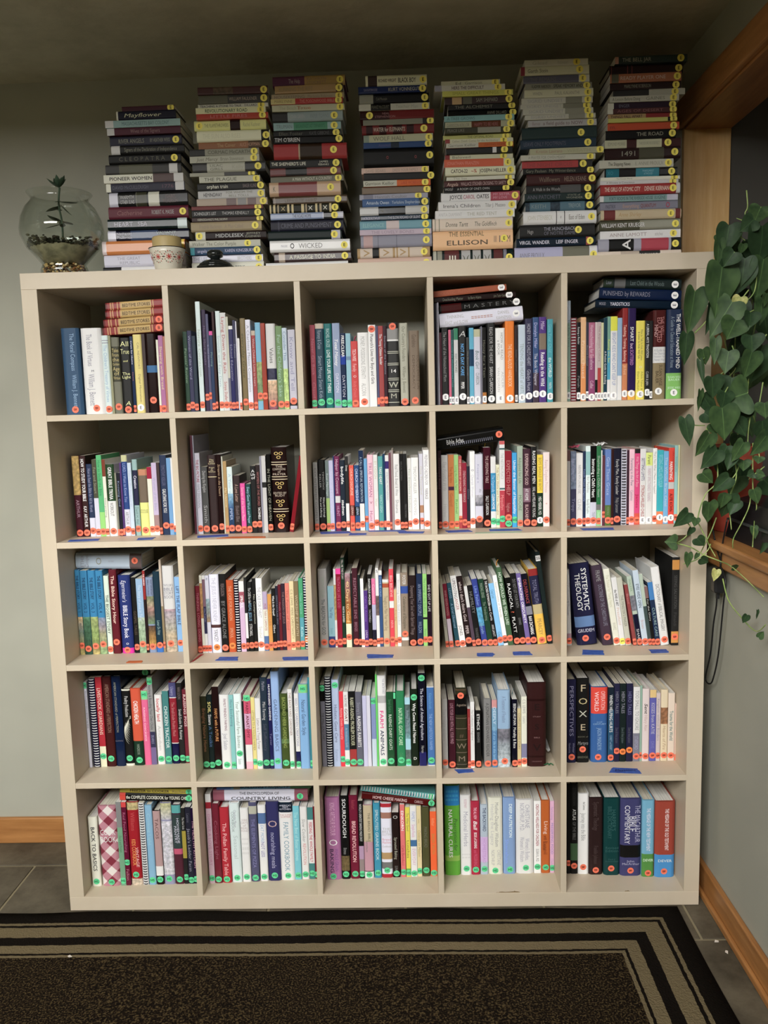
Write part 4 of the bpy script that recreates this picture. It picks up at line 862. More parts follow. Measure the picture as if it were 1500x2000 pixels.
VINES=[[(1.8339, -0.095, 1.3233), (1.8375, -0.095, 1.2486), (1.807, -0.095, 1.2117), (1.7897, -0.095, 1.1516), (1.7977, -0.095, 1.1267), (1.8133, -0.095, 1.0958), (1.8231, -0.095, 1.0746), (1.8387, -0.095, 1.0474)],
[(1.874, -0.095, 1.3372), (1.887, -0.095, 1.2623), (1.8735, -0.095, 1.2158), (1.8669, -0.095, 1.1839), (1.871, -0.095, 1.1706), (1.8779, -0.095, 1.1192)],
[(1.9269, -0.095, 1.3451), (1.9306, -0.095, 1.2238), (1.9411, -0.095, 1.1821), (1.9368, -0.095, 1.1387), (1.845, -0.3096, 1.1112)],
[(1.925, -0.095, 1.2239), (1.9226, -0.095, 1.1826), (1.9053, -0.095, 1.1394), (1.845, -0.1947, 1.1132), (1.845, -0.1919, 1.0872)],
[(1.7332, -0.095, 1.0871), (1.7746, -0.095, 1.0737), (1.8068, -0.095, 1.0539), (1.845, -0.109, 1.0384), (1.845, -0.1813, 1.0393), (1.845, -0.276, 1.0261), (1.845, -0.3789, 1.0059)],
[(1.8248, -0.095, 1.0822), (1.8159, -0.095, 1.0633), (1.7884, -0.095, 1.0408), (1.7548, -0.095, 1.03)],
[(1.838, -0.095, 1.1524), (1.8241, -0.095, 1.1128), (1.7992, -0.095, 1.0598)],
[(1.7735, -0.095, 1.1253), (1.7658, -0.095, 1.1369), (1.7601, -0.095, 1.1409)],
[(1.8936, -0.095, 1.2902), (1.8851, -0.095, 1.2661), (1.8637, -0.095, 1.2386)],
[(1.845, -0.1309, 0.996), (1.845, -0.1728, 0.9488), (1.845, -0.2566, 0.9256), (1.845, -0.3417, 0.9148), (1.845, -0.3944, 0.9447)],
[(1.8425, -0.095, 1.6363), (1.8305, -0.095, 1.608), (1.8462, -0.095, 1.5625), (1.8576, -0.095, 1.5405), (1.8328, -0.095, 1.5158), (1.824, -0.095, 1.5033), (1.8305, -0.095, 1.463)],
[(1.867, -0.095, 1.5943), (1.8788, -0.095, 1.5598), (1.8742, -0.095, 1.531), (1.8511, -0.095, 1.5098)],
[(1.9208, -0.095, 1.4295), (1.9148, -0.095, 1.3837), (1.9134, -0.095, 1.3394)],
[(1.7511, -0.095, 1.4128), (1.7623, -0.095, 1.4024), (1.7771, -0.095, 1.3946), (1.8028, -0.095, 1.393)],
[(1.7699, -0.095, 1.7332), (1.7846, -0.095, 1.723), (1.808, -0.095, 1.7188)],
[(1.7722, -0.095, 1.6289), (1.8022, -0.095, 1.6602), (1.8106, -0.095, 1.6867)],
[(1.8922, -0.095, 1.9743), (1.896, -0.095, 1.9346), (1.8902, -0.095, 1.9192), (1.8943, -0.095, 1.9001), (1.8693, -0.095, 1.9078)],
[(1.8369, -0.095, 1.8567), (1.8686, -0.095, 1.8679), (1.8921, -0.095, 1.8532)],
[(1.9117, -0.095, 1.7932), (1.9231, -0.095, 1.7718), (1.919, -0.095, 1.7278), (1.9, -0.095, 1.7036)],
[(1.9046, -0.095, 1.7318), (1.8907, -0.095, 1.7145), (1.8819, -0.095, 1.7095)],
[(1.9275, -0.095, 1.685), (1.8921, -0.095, 1.6683), (1.8798, -0.095, 1.6562)],
[(1.9529, -0.095, 1.6201), (1.9392, -0.095, 1.5972), (1.9224, -0.095, 1.558)],
[(1.8445, -0.095, 1.4863), (1.8486, -0.095, 1.4662), (1.8473, -0.095, 1.4442)],
[(1.9477, -0.095, 1.4999), (1.9418, -0.095, 1.4564), (1.9387, -0.095, 1.44)],
[(1.7369, -0.095, 1.087), (1.7554, -0.095, 1.0991), (1.7681, -0.095, 1.114)],
[(1.9582, -0.095, 1.283), (1.9313, -0.095, 1.2613), (1.9187, -0.095, 1.2503)],
[(1.8557, -0.095, 1.1879), (1.8671, -0.095, 1.1763), (1.8711, -0.095, 1.1687)],
[(1.8067, -0.095, 1.3865), (1.8185, -0.095, 1.3492), (1.8224, -0.095, 1.3417)]]
CORDS=[[(1.872, 0.0215, 1.1045), (1.872, -0.0083, 1.0574), (1.872, -0.0418, 1.0239), (1.872, -0.04, 1.0038)], [(1.872, -0.079, 1.1426), (1.872, -0.0535, 1.0769), (1.872, -0.0433, 1.032), (1.872, -0.04, 1.0038)], [(1.872, -0.0222, 0.9282), (1.872, -0.0191, 0.8953), (1.872, -0.0014, 0.8379), (1.872, 0.0147, 0.7507), (1.872, 0.047, 0.6773), (1.872, 0.0425, 0.6597), (1.872, 0.0167, 0.6614), (1.872, -0.0083, 0.6834), (1.872, -0.0433, 0.7685), (1.872, -0.0695, 0.9156), (1.872, -0.0812, 0.9654), (1.872, -0.0692, 0.994), (1.872, -0.0459, 1.0089)]]
ADAPTER=(1.872, -0.0292, 0.9687)

# ------------------------------------------------------------------ helpers
def lin(c):
    return c / 12.92 if c <= 0.04045 else ((c + 0.055) / 1.055) ** 2.4
def hexc(h, k=0.86, sat=0.90):
    c = [lin(int(ch, 16) / 15.0) * k for ch in h]
    g = .3 * c[0] + .55 * c[1] + .15 * c[2]
    return tuple(g + (q - g) * sat for q in c) + (1.0,)
def hex6(h, k=1.0):
    return tuple(lin(int(h[i:i + 2], 16) / 255.0) * k for i in (0, 2, 4)) + (1.0,)

def material(name, color=(0.8, 0.8, 0.8, 1), rough=0.5, spec=0.5, **kw):
    m = bpy.data.materials.new(name)
    m.use_nodes = True
    b = m.node_tree.nodes['Principled BSDF']
    b.inputs['Base Color'].default_value = color
    b.inputs['Roughness'].default_value = rough
    b.inputs['Specular IOR Level'].default_value = spec
    for k, v in kw.items():
        b.inputs[k].default_value = v
    return m
def nd(m, t, **kw):
    n = m.node_tree.nodes.new(t)
    for k, v in kw.items():
        setattr(n, k, v)
    return n
def lk(m, a, b):
    m.node_tree.links.new(a, b)
def bsdf(m):
    return m.node_tree.nodes['Principled BSDF']
def noise_mix(m, c1, c2, scale, detail=4, rough=0.6, stretch=None, lo=0.35, hi=0.65):
    tc = nd(m, 'ShaderNodeTexCoord'); mp = nd(m, 'ShaderNodeMapping')
    if stretch: mp.inputs['Scale'].default_value = stretch
    nz = nd(m, 'ShaderNodeTexNoise'); nz.inputs['Scale'].default_value = scale
    nz.inputs['Detail'].default_value = detail; nz.inputs['Roughness'].default_value = rough
    rp = nd(m, 'ShaderNodeValToRGB')
    rp.color_ramp.elements[0].position = lo; rp.color_ramp.elements[0].color = c1
    rp.color_ramp.elements[1].position = hi; rp.color_ramp.elements[1].color = c2
    lk(m, tc.outputs['Object'], mp.inputs[0]); lk(m, mp.outputs[0], nz.inputs['Vector'])
    lk(m, nz.outputs['Fac'], rp.inputs[0]); lk(m, rp.outputs[0], bsdf(m).inputs['Base Color'])
    return nz, mp
def bump(m, scale, strength, dist=0.002, detail=3, stretch=None):
    tc = nd(m, 'ShaderNodeTexCoord'); mp = nd(m, 'ShaderNodeMapping')
    if stretch: mp.inputs['Scale'].default_value = stretch
    nz = nd(m, 'ShaderNodeTexNoise'); nz.inputs['Scale'].default_value = scale; nz.inputs['Detail'].default_value = detail
    bp = nd(m, 'ShaderNodeBump'); bp.inputs['Strength'].default_value = strength; bp.inputs['Distance'].default_value = dist
    lk(m, tc.outputs['Object'], mp.inputs[0]); lk(m, mp.outputs[0], nz.inputs['Vector'])
    lk(m, nz.outputs['Fac'], bp.inputs['Height']); lk(m, bp.outputs[0], bsdf(m).inputs['Normal'])
def attr_color(m):
    a = nd(m, 'ShaderNodeAttribute'); a.attribute_name = 'Col'
    lk(m, a.outputs['Color'], bsdf(m).inputs['Base Color'])
    return m

def mesh_obj(name, verts, faces, mat, parent=None, cols=None, smooth=False):
    """one mesh object; cols = one colour per face"""
    me = bpy.data.meshes.new(name)
    me.from_pydata([tuple(v) for v in verts], [], faces)
    if cols is not None:
        at = me.color_attributes.new('Col', 'FLOAT_COLOR', 'CORNER')
        buf = []
        for f, c in zip(faces, cols):
            buf.extend(list(c) * len(f))
        at.data.foreach_set('color', buf)
    if mat is not None:
        me.materials.append(mat)
    if smooth:
        me.polygons.foreach_set('use_smooth', [True] * len(me.polygons))
    o = bpy.data.objects.new(name, me)
    COL.objects.link(o)
    if parent is not None: o.parent = parent
    return o
def link_mesh(name, me, parent=None, loc=(0, 0, 0), rot=(0, 0, 0), scale=(1, 1, 1)):
    o = bpy.data.objects.new(name, me); COL.objects.link(o)
    o.location = loc; o.rotation_euler = rot; o.scale = scale
    if parent is not None: o.parent = parent
    return o
def empty(name, loc, rot=(0, 0, 0)):
    o = bpy.data.objects.new(name, None); COL.objects.link(o)
    o.empty_display_size = 0.02
    o.location = loc; o.rotation_euler = rot
    return o
def tag(o, label, cat=None, group=None, kind=None):
    if label: o['label'] = label
    if cat: o['category'] = cat
    if group: o['group'] = group
    if kind: o['kind'] = kind
    return o
def box_vf(x0, x1, y0, y1, z0, z1):
    v = [(x0, y0, z0), (x1, y0, z0), (x1, y1, z0), (x0, y1, z0), (x0, y0, z1), (x1, y0, z1), (x1, y1, z1), (x0, y1, z1)]
    f = [(0, 3, 2, 1), (4, 5, 6, 7), (0, 1, 5, 4), (1, 2, 6, 5), (2, 3, 7, 6), (3, 0, 4, 7)]
    return v, f
def box(name, x0, x1, y0, y1, z0, z1, mat, parent=None, bev=0.0):
    v, f = box_vf(x0, x1, y0, y1, z0, z1)
    if bev <= 0:
        return mesh_obj(name, v, f, mat, parent)
    bm = bmesh.new()
    vs = [bm.verts.new(p) for p in v]
    for q in f: bm.faces.new([vs[i] for i in q])
    bmesh.ops.bevel(bm, geom=list(bm.edges), offset=bev, segments=2, profile=0.5, affect='EDGES')
    me = bpy.data.meshes.new(name); bm.to_mesh(me); bm.free()
    me.materials.append(mat)
    o = bpy.data.objects.new(name, me); COL.objects.link(o)
    if parent is not None: o.parent = parent
    return o
def lathe_vf(prof, n=40, caps=True):
    v = []; f = []
    for (r, z) in prof:
        for i in range(n):
            a = 2 * math.pi * i / n
            v.append((r * math.cos(a), r * math.sin(a), z))
    for k in range(len(prof) - 1):
        for i in range(n):
            j = (i + 1) % n
            f.append((k * n + i, k * n + j, (k + 1) * n + j, (k + 1) * n + i))
    if caps:
        if prof[0][0] > 1e-6: f.append(tuple(reversed(range(n))))
        if prof[-1][0] > 1e-6: f.append(tuple(range((len(prof) - 1) * n, len(prof) * n)))
    return v, f
def lathe(name, prof, mat, parent=None, n=40, caps=True, loc=(0, 0, 0)):
    v, f = lathe_vf(prof, n, caps)
    o = mesh_obj(name, v, f, mat, parent, smooth=True)
    o.location = loc
    return o
def smooth_path(pts, sub=6):
    P = [Vector(p) for p in pts]; out = []
    for i in range(len(P) - 1):
        p0 = P[max(i - 1, 0)]; p1 = P[i]; p2 = P[i + 1]; p3 = P[min(i + 2, len(P) - 1)]
        for k in range(sub):
            t = k / sub
            out.append(0.5 * ((2 * p1) + (p2 - p0) * t + (2 * p0 - 5 * p1 + 4 * p2 - p3) * t * t + (-p0 + 3 * p1 - 3 * p2 + p3) * t ** 3))
    out.append(P[-1])
    return out
def tube_vf(pts, r, n=6, taper=1.0):
    v = []; f = []; m = len(pts)
    up = Vector((0.3, 1, 0.2))
    for i, p in enumerate(pts):
        t = (pts[min(i + 1, m - 1)] - pts[max(i - 1, 0)])
        if t.length < 1e-9: t = Vector((0, 0, 1))
        t.normalize()
        a = t.cross(up)
        if a.length < 1e-3: a = t.cross(Vector((1, 0, 0)))
        a.normalize(); b = t.cross(a)
        rr = r * (1 + (taper - 1) * i / max(1, m - 1))
        for k in range(n):
            an = 2 * math.pi * k / n
            v.append(tuple(p + a * (rr * math.cos(an)) + b * (rr * math.sin(an))))
    for i in range(m - 1):
        for k in range(n):
            j = (k + 1) % n
            f.append((i * n + k, i * n + j, (i + 1) * n + j, (i + 1) * n + k))
    f.append(tuple(reversed(range(n)))); f.append(tuple(range((m - 1) * n, m * n)))
    return v, f
def tube(name, pts, r, mat, parent=None, n=6, sub=6, taper=1.0):
    v, f = tube_vf(smooth_path(pts, sub), r, n, taper)
    return mesh_obj(name, v, f, mat, parent, smooth=True)

# ------------------------------------------------------------------ materials
M = {}
M['wall'] = material('wall_paint_grey', rough=0.62, spec=0.3)
noise_mix(M['wall'], hex6('a3a397', .95), hex6('acac9f', .95), 3.0, 2)
bump(M['wall'], 220, 0.10, 0.001)
M['panel'] = material('hall_wood_panelling', rough=.6, spec=.2)
noise_mix(M['panel'], hex6('8a846c'), hex6('a19a80'), 4, 4, .6, (4, 4, .4))  # made-up finish for the unseen hall, toned for the light it bounces
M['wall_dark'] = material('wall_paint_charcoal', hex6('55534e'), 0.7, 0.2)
M['ceil'] = material('ceiling_knockdown', rough=0.9, spec=0.1)
noise_mix(M['ceil'], hex6('b4b1a0'), hex6('c2bfae'), 9, 3)
bump(M['ceil'], 38, 0.5, 0.004, 4)
M['birch'] = material('birch_veneer', rough=0.42, spec=0.35)
noise_mix(M['birch'], hex6('cdbfa8', .88), hex6('d7cab5', .88), 5, 5, .6, (1, 1, 1), .3, .7)
M['birch_v'] = material('birch_veneer_upright', rough=0.42, spec=0.35)
noise_mix(M['birch_v'], hex6('cabca5', .88), hex6('d5c8b2', .88), 5, 5, .6, (1, 1, .12), .3, .7)
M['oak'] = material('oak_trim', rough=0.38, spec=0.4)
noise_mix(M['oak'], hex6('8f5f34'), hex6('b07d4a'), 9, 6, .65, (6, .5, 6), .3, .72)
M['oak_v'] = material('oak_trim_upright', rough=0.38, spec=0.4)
noise_mix(M['oak_v'], hex6('d2a260'), hex6('e8c486'), 9, 6, .65, (6, 6, .5), .3, .72)  # paler copy of the oak: light falling on the jamb painted into the colour
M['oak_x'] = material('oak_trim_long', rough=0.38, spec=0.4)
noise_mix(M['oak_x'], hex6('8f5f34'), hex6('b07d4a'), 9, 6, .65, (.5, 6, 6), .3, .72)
M['tile'] = material('slate_tile', rough=0.55, spec=0.35)
noise_mix(M['tile'], hex6('3e382d'), hex6('625a4b'), 6, 6, .7)
bump(M['tile'], 24, 0.25, 0.002, 5)
M['grout'] = material('grout', hex6('8a8068'), 0.9, 0.1)
M['cover'] = attr_color(material('book_cover_matte', rough=0.5, spec=0.22))
M['gloss'] = attr_color(material('book_cover_gloss', rough=0.22, spec=0.2))
M['print'] = attr_color(material('spine_print', rough=0.5, spec=0.2))
M['sticker'] = attr_color(material('sticker_paper', rough=0.55, spec=0.3))
ar = material('book_cover_picture', rough=.4, spec=.22); M['art'] = ar
a_ = nd(ar, 'ShaderNodeAttribute'); a_.attribute_name = 'Col'
tc = nd(ar, 'ShaderNodeTexCoord'); n1 = nd(ar, 'ShaderNodeTexNoise'); n1.inputs['Scale'].default_value = 110; n1.inputs['Detail'].default_value = 4
lk(ar, tc.outputs['Object'], n1.inputs['Vector'])
rp = nd(ar, 'ShaderNodeValToRGB'); lk(ar, n1.outputs['Fac'], rp.inputs[0])
rp.color_ramp.elements[0].position = .36; rp.color_ramp.elements[0].color = (.45, .47, .40, 1)
rp.color_ramp.elements[1].position = .64; rp.color_ramp.elements[1].color = (1.3, 1.25, 1.15, 1)
mu = nd(ar, 'ShaderNodeMix', data_type='RGBA', blend_type='MULTIPLY'); ms = nd(ar, 'ShaderNodeMath', operation='MULTIPLY'); ms.inputs[1].default_value = .7; lk(ar, a_.outputs['Alpha'], ms.inputs[0]); lk(ar, ms.outputs[0], mu.inputs['Factor'])
lk(ar, a_.outputs['Color'], mu.inputs['A']); lk(ar, rp.outputs[0], mu.inputs['B']); lk(ar, mu.outputs['Result'], bsdf(ar).inputs['Base Color'])
M['pages'] = material('page_block', rough=0.85, spec=0.1)
noise_mix(M['pages'], hex6('b9b3a2'), hex6('ddd8c8'), 260, 2, .5, (1, .02, .02), .3, .7)
M['pages_w'] = material('page_block_white', rough=0.85, spec=0.1)
noise_mix(M['pages_w'], hex6('c9c8c2'), hex6('e8e6df'), 260, 2, .5, (1, .02, .02), .3, .7)
M['coil_w'] = material('white_coil', hex6('e6e8ec'), 0.35, 0.5)
M['coil_b'] = material('black_coil', hex6('1c1c20'), 0.35, 0.5)

g = material('gingham_cloth', rough=0.7, spec=0.2); M['gingham'] = g
tc = nd(g, 'ShaderNodeTexCoord'); mp = nd(g, 'ShaderNodeMapping')
mp.inputs['Rotation'].default_value = (0, R(45), 0)
lk(g, tc.outputs['Object'], mp.inputs[0])
sx = nd(g, 'ShaderNodeSeparateXYZ'); lk(g, mp.outputs[0], sx.inputs[0])
fs = []
for ax in ('X', 'Z'):
    mu = nd(g, 'ShaderNodeMath', operation='MULTIPLY'); mu.inputs[1].default_value = 22.0
    fr = nd(g, 'ShaderNodeMath', operation='FRACT'); gt = nd(g, 'ShaderNodeMath', operation='GREATER_THAN'); gt.inputs[1].default_value = 0.5
    lk(g, sx.outputs[ax], mu.inputs[0]); lk(g, mu.outputs[0], fr.inputs[0]); lk(g, fr.outputs[0], gt.inputs[0]); fs.append(gt)
ad = nd(g, 'ShaderNodeMath', operation='ADD'); lk(g, fs[0].outputs[0], ad.inputs[0]); lk(g, fs[1].outputs[0], ad.inputs[1])
hv = nd(g, 'ShaderNodeMath', operation='MULTIPLY'); hv.inputs[1].default_value = .5; lk(g, ad.outputs[0], hv.inputs[0])
rp = nd(g, 'ShaderNodeValToRGB'); lk(g, hv.outputs[0], rp.inputs[0]); rp.color_ramp.interpolation = 'CONSTANT'
rp.color_ramp.elements[0].position = 0; rp.color_ramp.elements[0].color = hex6('ddd6d2')
rp.color_ramp.elements[1].position = .75; rp.color_ramp.elements[1].color = hex6('7d2f3e')
e2 = rp.color_ramp.elements.new(.25); e2.color = hex6('b5808c')
lk(g, rp.outputs[0], bsdf(g).inputs['Base Color'])

# rug: nested stripes measured from its edges, a flecked field inside
RUG = (-1.45, 1.785, -2.3, -0.012)
rg = material('rug_pile', rough=0.95, spec=0.05); M['rug'] = rg
tc = nd(rg, 'ShaderNodeTexCoord'); sx = nd(rg, 'ShaderNodeSeparateXYZ'); lk(rg, tc.outputs['Object'], sx.inputs[0])
wob = nd(rg, 'ShaderNodeTexNoise'); wob.inputs['Scale'].default_value = 60; lk(rg, tc.outputs['Object'], wob.inputs['Vector'])
def mth(op, a, b=None):
    n = nd(rg, 'ShaderNodeMath', operation=op)
    for i, q in enumerate((a, b)):
        if q is None: continue
        if isinstance(q, (int, float)): n.inputs[i].default_value = q
        else: lk(rg, q, n.inputs[i])
    return n.outputs[0]
dx0 = mth('SUBTRACT', sx.outputs['X'], RUG[0]); dx1 = mth('SUBTRACT', RUG[1], sx.outputs['X'])
dy0 = mth('SUBTRACT', sx.outputs['Y'], RUG[2]); dy1 = mth('SUBTRACT', RUG[3], sx.outputs['Y'])
dist = mth('MINIMUM', mth('MINIMUM', dx0, dx1), mth('MINIMUM', dy0, dy1))
dist = mth('ADD', dist, mth('MULTIPLY', mth('SUBTRACT', wob.outputs['Fac'], .5), .006))
rr = nd(rg, 'ShaderNodeValToRGB'); lk(rg, mth('MULTIPLY', dist, 4.0), rr.inputs[0])
DK, BG = hex6('15110d'), hex6('6f634b')
rr.color_ramp.interpolation = 'CONSTANT'
rr.color_ramp.elements[0].position = 0; rr.color_ramp.elements[0].color = DK
rr.color_ramp.elements[1].position = .062 * 4; rr.color_ramp.elements[1].color = BG
for pos, c in ((.073, DK), (.083, BG), (.127, DK), (.162, BG), (.196, DK), (.204, BG), (.214, (1, 0, 1, 1))):
    q = rr.color_ramp.elements.new(pos * 4); q.color = c
fl = nd(rg, 'ShaderNodeTexNoise'); fl.inputs['Scale'].default_value = 210; fl.inputs['Detail'].default_value = 4
lk(rg, tc.outputs['Object'], fl.inputs['Vector'])
fr_ = nd(rg, 'ShaderNodeValToRGB'); lk(rg, fl.outputs['Fac'], fr_.inputs[0])
fr_.color_ramp.elements[0].position = .42; fr_.color_ramp.elements[0].color = hex6('130e0a')
fr_.color_ramp.elements[1].position = .64; fr_.color_ramp.elements[1].color = hex6('54472f')
q = fr_.color_ramp.elements.new(.52); q.color = hex6('241b13')
mx = nd(rg, 'ShaderNodeMix', data_type='RGBA')
lk(rg, mth('GREATER_THAN', dist, .214), mx.inputs['Factor']); lk(rg, rr.outputs[0], mx.inputs['A']); lk(rg, fr_.outputs[0], mx.inputs['B'])
lk(rg, mx.outputs['Result'], bsdf(rg).inputs['Base Color'])
bp = nd(rg, 'ShaderNodeBump'); bp.inputs['Strength'].default_value = .8; bp.inputs['Distance'].default_value = .006
lk(rg, fl.outputs['Fac'], bp.inputs['Height']); lk(rg, bp.outputs[0], bsdf(rg).inputs['Normal'])
M['rug_pile_flecks'] = rg

# ------------------------------------------------------------------ the room
X0, X1, Y0, Y1, ZC = ROOM_X0, ROOM_X1, ROOM_Y0, ROOM_Y1, ROOM_Z
WT = 0.12
def struct(name, o=None):
    o['kind'] = 'structure'; return o
floor = struct('floor', box('floor', X0 - WT, X1 + 1.2, Y0 - WT, Y1 + WT, -0.12, -0.004, M['grout']))
tag(floor, 'dark slate tiled floor with pale grout')
# tiles laid around what the photo shows of the floor
TS, GR = 0.405, 0.008
tme = None
rnd = random.Random(3)
for i in range(-5, 5):
    for j in range(-4, 2):
        tx0, ty0 = 0.19 + i * TS, -0.151 + j * TS
        tx0 += (0.2 if j % 2 else 0.0)
        tx1, ty1 = min(tx0 + TS - GR, 1.872), min(ty0 + TS - GR, 0.405)
        if tx1 - tx0 < .02 or ty1 - ty0 < .02: continue
        box('tile', tx0, tx1, ty0, ty1, -0.0045, 0.0 - rnd.random() * .0008, M['tile'], floor, 0.0015)
struct('', box('wall_back', X0 - WT, 2.9, Y1, Y1 + WT, 0, ZC, M['wall']))
struct('', box('wall_left', X0 - WT, X0, Y0, Y1, 0, ZC, M['panel']))
# right wall with an open hatch cased in oak that starts at the back corner
OP_Z0, OP_Z1, OP_Y0 = 1.03, 2.285, -1.9
wr = empty('wall_right', (0, 0, 0)); wr['kind'] = 'structure'
box('wall_below_opening', X1, X1 + WT, Y0, Y1, 0, OP_Z0, M['wall'], wr)
box('wall_above_opening', X1, X1 + WT, Y0, Y1, OP_Z1, ZC, M['wall'], wr)
box('wall_beside_opening', X1, X1 + WT, Y0, OP_Y0, OP_Z0, OP_Z1, M['wall'], wr)
t1 = empty('trim_1', (X1, 0, OP_Z0)); t1['kind'] = 'structure'; t1['label'] = 'oak casing, jamb, header and sill of the hatch in the right wall'
def sub(name, *a, **k):
    o = box(name, *a, **k); o.parent = t1; o.matrix_parent_inverse = Matrix.Translation(t1.location).inverted(); return o
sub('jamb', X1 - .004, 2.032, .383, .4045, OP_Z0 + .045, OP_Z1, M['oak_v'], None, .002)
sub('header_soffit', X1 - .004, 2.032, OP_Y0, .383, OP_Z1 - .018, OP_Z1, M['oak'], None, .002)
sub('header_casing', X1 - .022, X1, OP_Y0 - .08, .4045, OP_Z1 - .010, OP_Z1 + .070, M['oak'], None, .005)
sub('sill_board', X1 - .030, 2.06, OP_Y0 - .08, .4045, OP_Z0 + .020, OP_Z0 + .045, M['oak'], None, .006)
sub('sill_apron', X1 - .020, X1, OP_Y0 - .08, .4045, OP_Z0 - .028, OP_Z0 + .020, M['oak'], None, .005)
# the unlit room beyond the hatch
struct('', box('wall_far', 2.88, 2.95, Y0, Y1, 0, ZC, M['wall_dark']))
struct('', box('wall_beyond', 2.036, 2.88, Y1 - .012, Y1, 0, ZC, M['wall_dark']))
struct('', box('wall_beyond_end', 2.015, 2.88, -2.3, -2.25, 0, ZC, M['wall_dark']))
struct('', box('ceiling', X0 - WT, 2.95, ALCOVE_Y, Y1 + WT, ZC, ZC + .1, M['ceil']))
struct('', box('wall_upper', X0 - WT, 2.95, ALCOVE_Y - WT, ALCOVE_Y, ZC, HALL_Z, M['panel']))
struct('', box('ceiling_hall', X0 - WT, 2.95, Y0 - WT, ALCOVE_Y, HALL_Z, HALL_Z + .1, M['panel']))
struct('', box('wall_hall_right', X1, X1 + WT, Y0, ALCOVE_Y - WT, ZC, HALL_Z, M['panel']))
struct('', box('wall_hall_left', X0 - WT, X0, Y0, ALCOVE_Y - WT, ZC, HALL_Z, M['panel']))
# wall behind the camera with the window that lights the room
wb = empty('wall_front', (0, 0, 0)); wb['kind'] = 'structure'
box('wall_left_of_window', X0 - WT, WIN['x0'], Y0 - WT, Y0, 0, HALL_Z, M['panel'], wb)
box('wall_right_of_window', WIN['x1'], 2.95, Y0 - WT, Y0, 0, HALL_Z, M['panel'], wb)
box('wall_under_window', WIN['x0'], WIN['x1'], Y0 - WT, Y0, 0, WIN['z0'], M['panel'], wb)
box('wall_over_window', WIN['x0'], WIN['x1'], Y0 - WT, Y0, WIN['z1'], HALL_Z, M['panel'], wb)
w1 = empty('window_1', (WIN['x0'], Y0, WIN['z0'])); w1['kind'] = 'structure'
mid = (WIN['x0'] + WIN['x1']) / 2
for nm, a in (('mullion', (mid - .03, mid + .03, WIN['z0'], WIN['z1'])), ('frame_rail', (WIN['x0'], WIN['x1'], WIN['z0'], WIN['z0'] + .05)),
              ('frame_rail', (WIN['x0'], WIN['x1'], WIN['z1'] - .05, WIN['z1'])), ('frame_stile', (WIN['x0'], WIN['x0'] + .05, WIN['z0'], WIN['z1'])),
              ('frame_stile', (WIN['x1'] - .05, WIN['x1'], WIN['z0'], WIN['z1'])), ('muntin', (WIN['x0'], WIN['x1'], 3.37, 3.43))):
    o = box(nm, a[0], a[1], Y0 - .09, Y0 - .05, a[2], a[3], M['oak_v'], None)
    o.parent = w1; o.matrix_parent_inverse = Matrix.Translation(w1.location).inverted()
# baseboards
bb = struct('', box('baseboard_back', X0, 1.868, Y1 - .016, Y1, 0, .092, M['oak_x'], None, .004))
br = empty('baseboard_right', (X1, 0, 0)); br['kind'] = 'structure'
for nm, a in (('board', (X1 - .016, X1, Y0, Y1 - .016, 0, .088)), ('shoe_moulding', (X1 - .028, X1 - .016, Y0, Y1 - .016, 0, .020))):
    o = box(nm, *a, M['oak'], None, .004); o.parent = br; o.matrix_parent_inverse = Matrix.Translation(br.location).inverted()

# rug
rug_v, rug_f = [], []
nx, ny = 60, 44
for j in range(ny + 1):
    for i in range(nx + 1):
        x = RUG[0] + (RUG[1] - RUG[0]) * i / nx; y = RUG[2] + (RUG[3] - RUG[2]) * j / ny
        edge = min(i, nx - i, j, ny - j)
        if j == ny: y += .003 * math.sin(x * 7.3) + .002 * math.sin(x * 19)
        if i == nx: x += .004 * math.sin(y * 6.0)
        rug_v.append((x, y, .003 if edge == 0 else .011 + .0012 * math.sin(x * 9 + y * 5)))
for j in range(ny):
    for i in range(nx):
        a = j * (nx + 1) + i
        rug_f.append((a, a + 1, a + nx + 2, a + nx + 1))
n0 = len(rug_v)
rim = [i for i in range(nx + 1)] + [j * (nx + 1) + nx for j in range(1, ny + 1)] + [ny * (nx + 1) + i for i in range(nx - 1, -1, -1)] + [j * (nx + 1) for j in range(ny - 1, 0, -1)]
for k in rim: rug_v.append((rug_v[k][0], rug_v[k][1], .0005))
for q in range(len(rim)):
    q2 = (q + 1) % len(rim); rug_f.append((rim[q], n0 + q, n0 + q2, rim[q2]))
rug = mesh_obj('area_rug', rug_v, rug_f, M['rug'], None, smooth=True)
tag(rug, 'dark brown area rug with beige border stripes before the bookcase', 'rug')

# ------------------------------------------------------------------ bookcase
BW, BH, BD = 1.85, 1.8448, 0.385
T_, S_, TZ, SZ = 0.0433, 0.01665, 0.04284, 0.01661
CW = (BW - 2 * T_ - 4 * S_) / 5; CH = (BH - 2 * TZ - 4 * SZ) / 5
bc = empty('cube_bookcase', (BW / 2, BD / 2, 0))
tag(bc, 'birch veneer cube bookcase, five cubbies wide and five tall, full of books', 'bookcase')
def part(name, *a, mat='birch', bev=.0008):
    o = box(name, *a, M[mat], None, bev); o.parent = bc; o.matrix_parent_inverse = Matrix.Translation(bc.location).inverted(); return o
part('top_panel', 0, BW, 0, BD, BH - TZ, BH)
part('bottom_panel', 0, BW, 0, BD, .0006, TZ)
part('side_panel', 0, T_, .0004, BD, TZ, BH - TZ, mat='birch_v')
part('side_panel', BW - T_, BW, .0004, BD, TZ, BH - TZ, mat='birch_v')
def cell_x(c):
    x0 = T_ + (c - 1) * (CW + S_); return x0, x0 + CW
def cell_z(r):
    z1 = BH - TZ - (r - 1) * (CH + SZ); return z1 - CH, z1
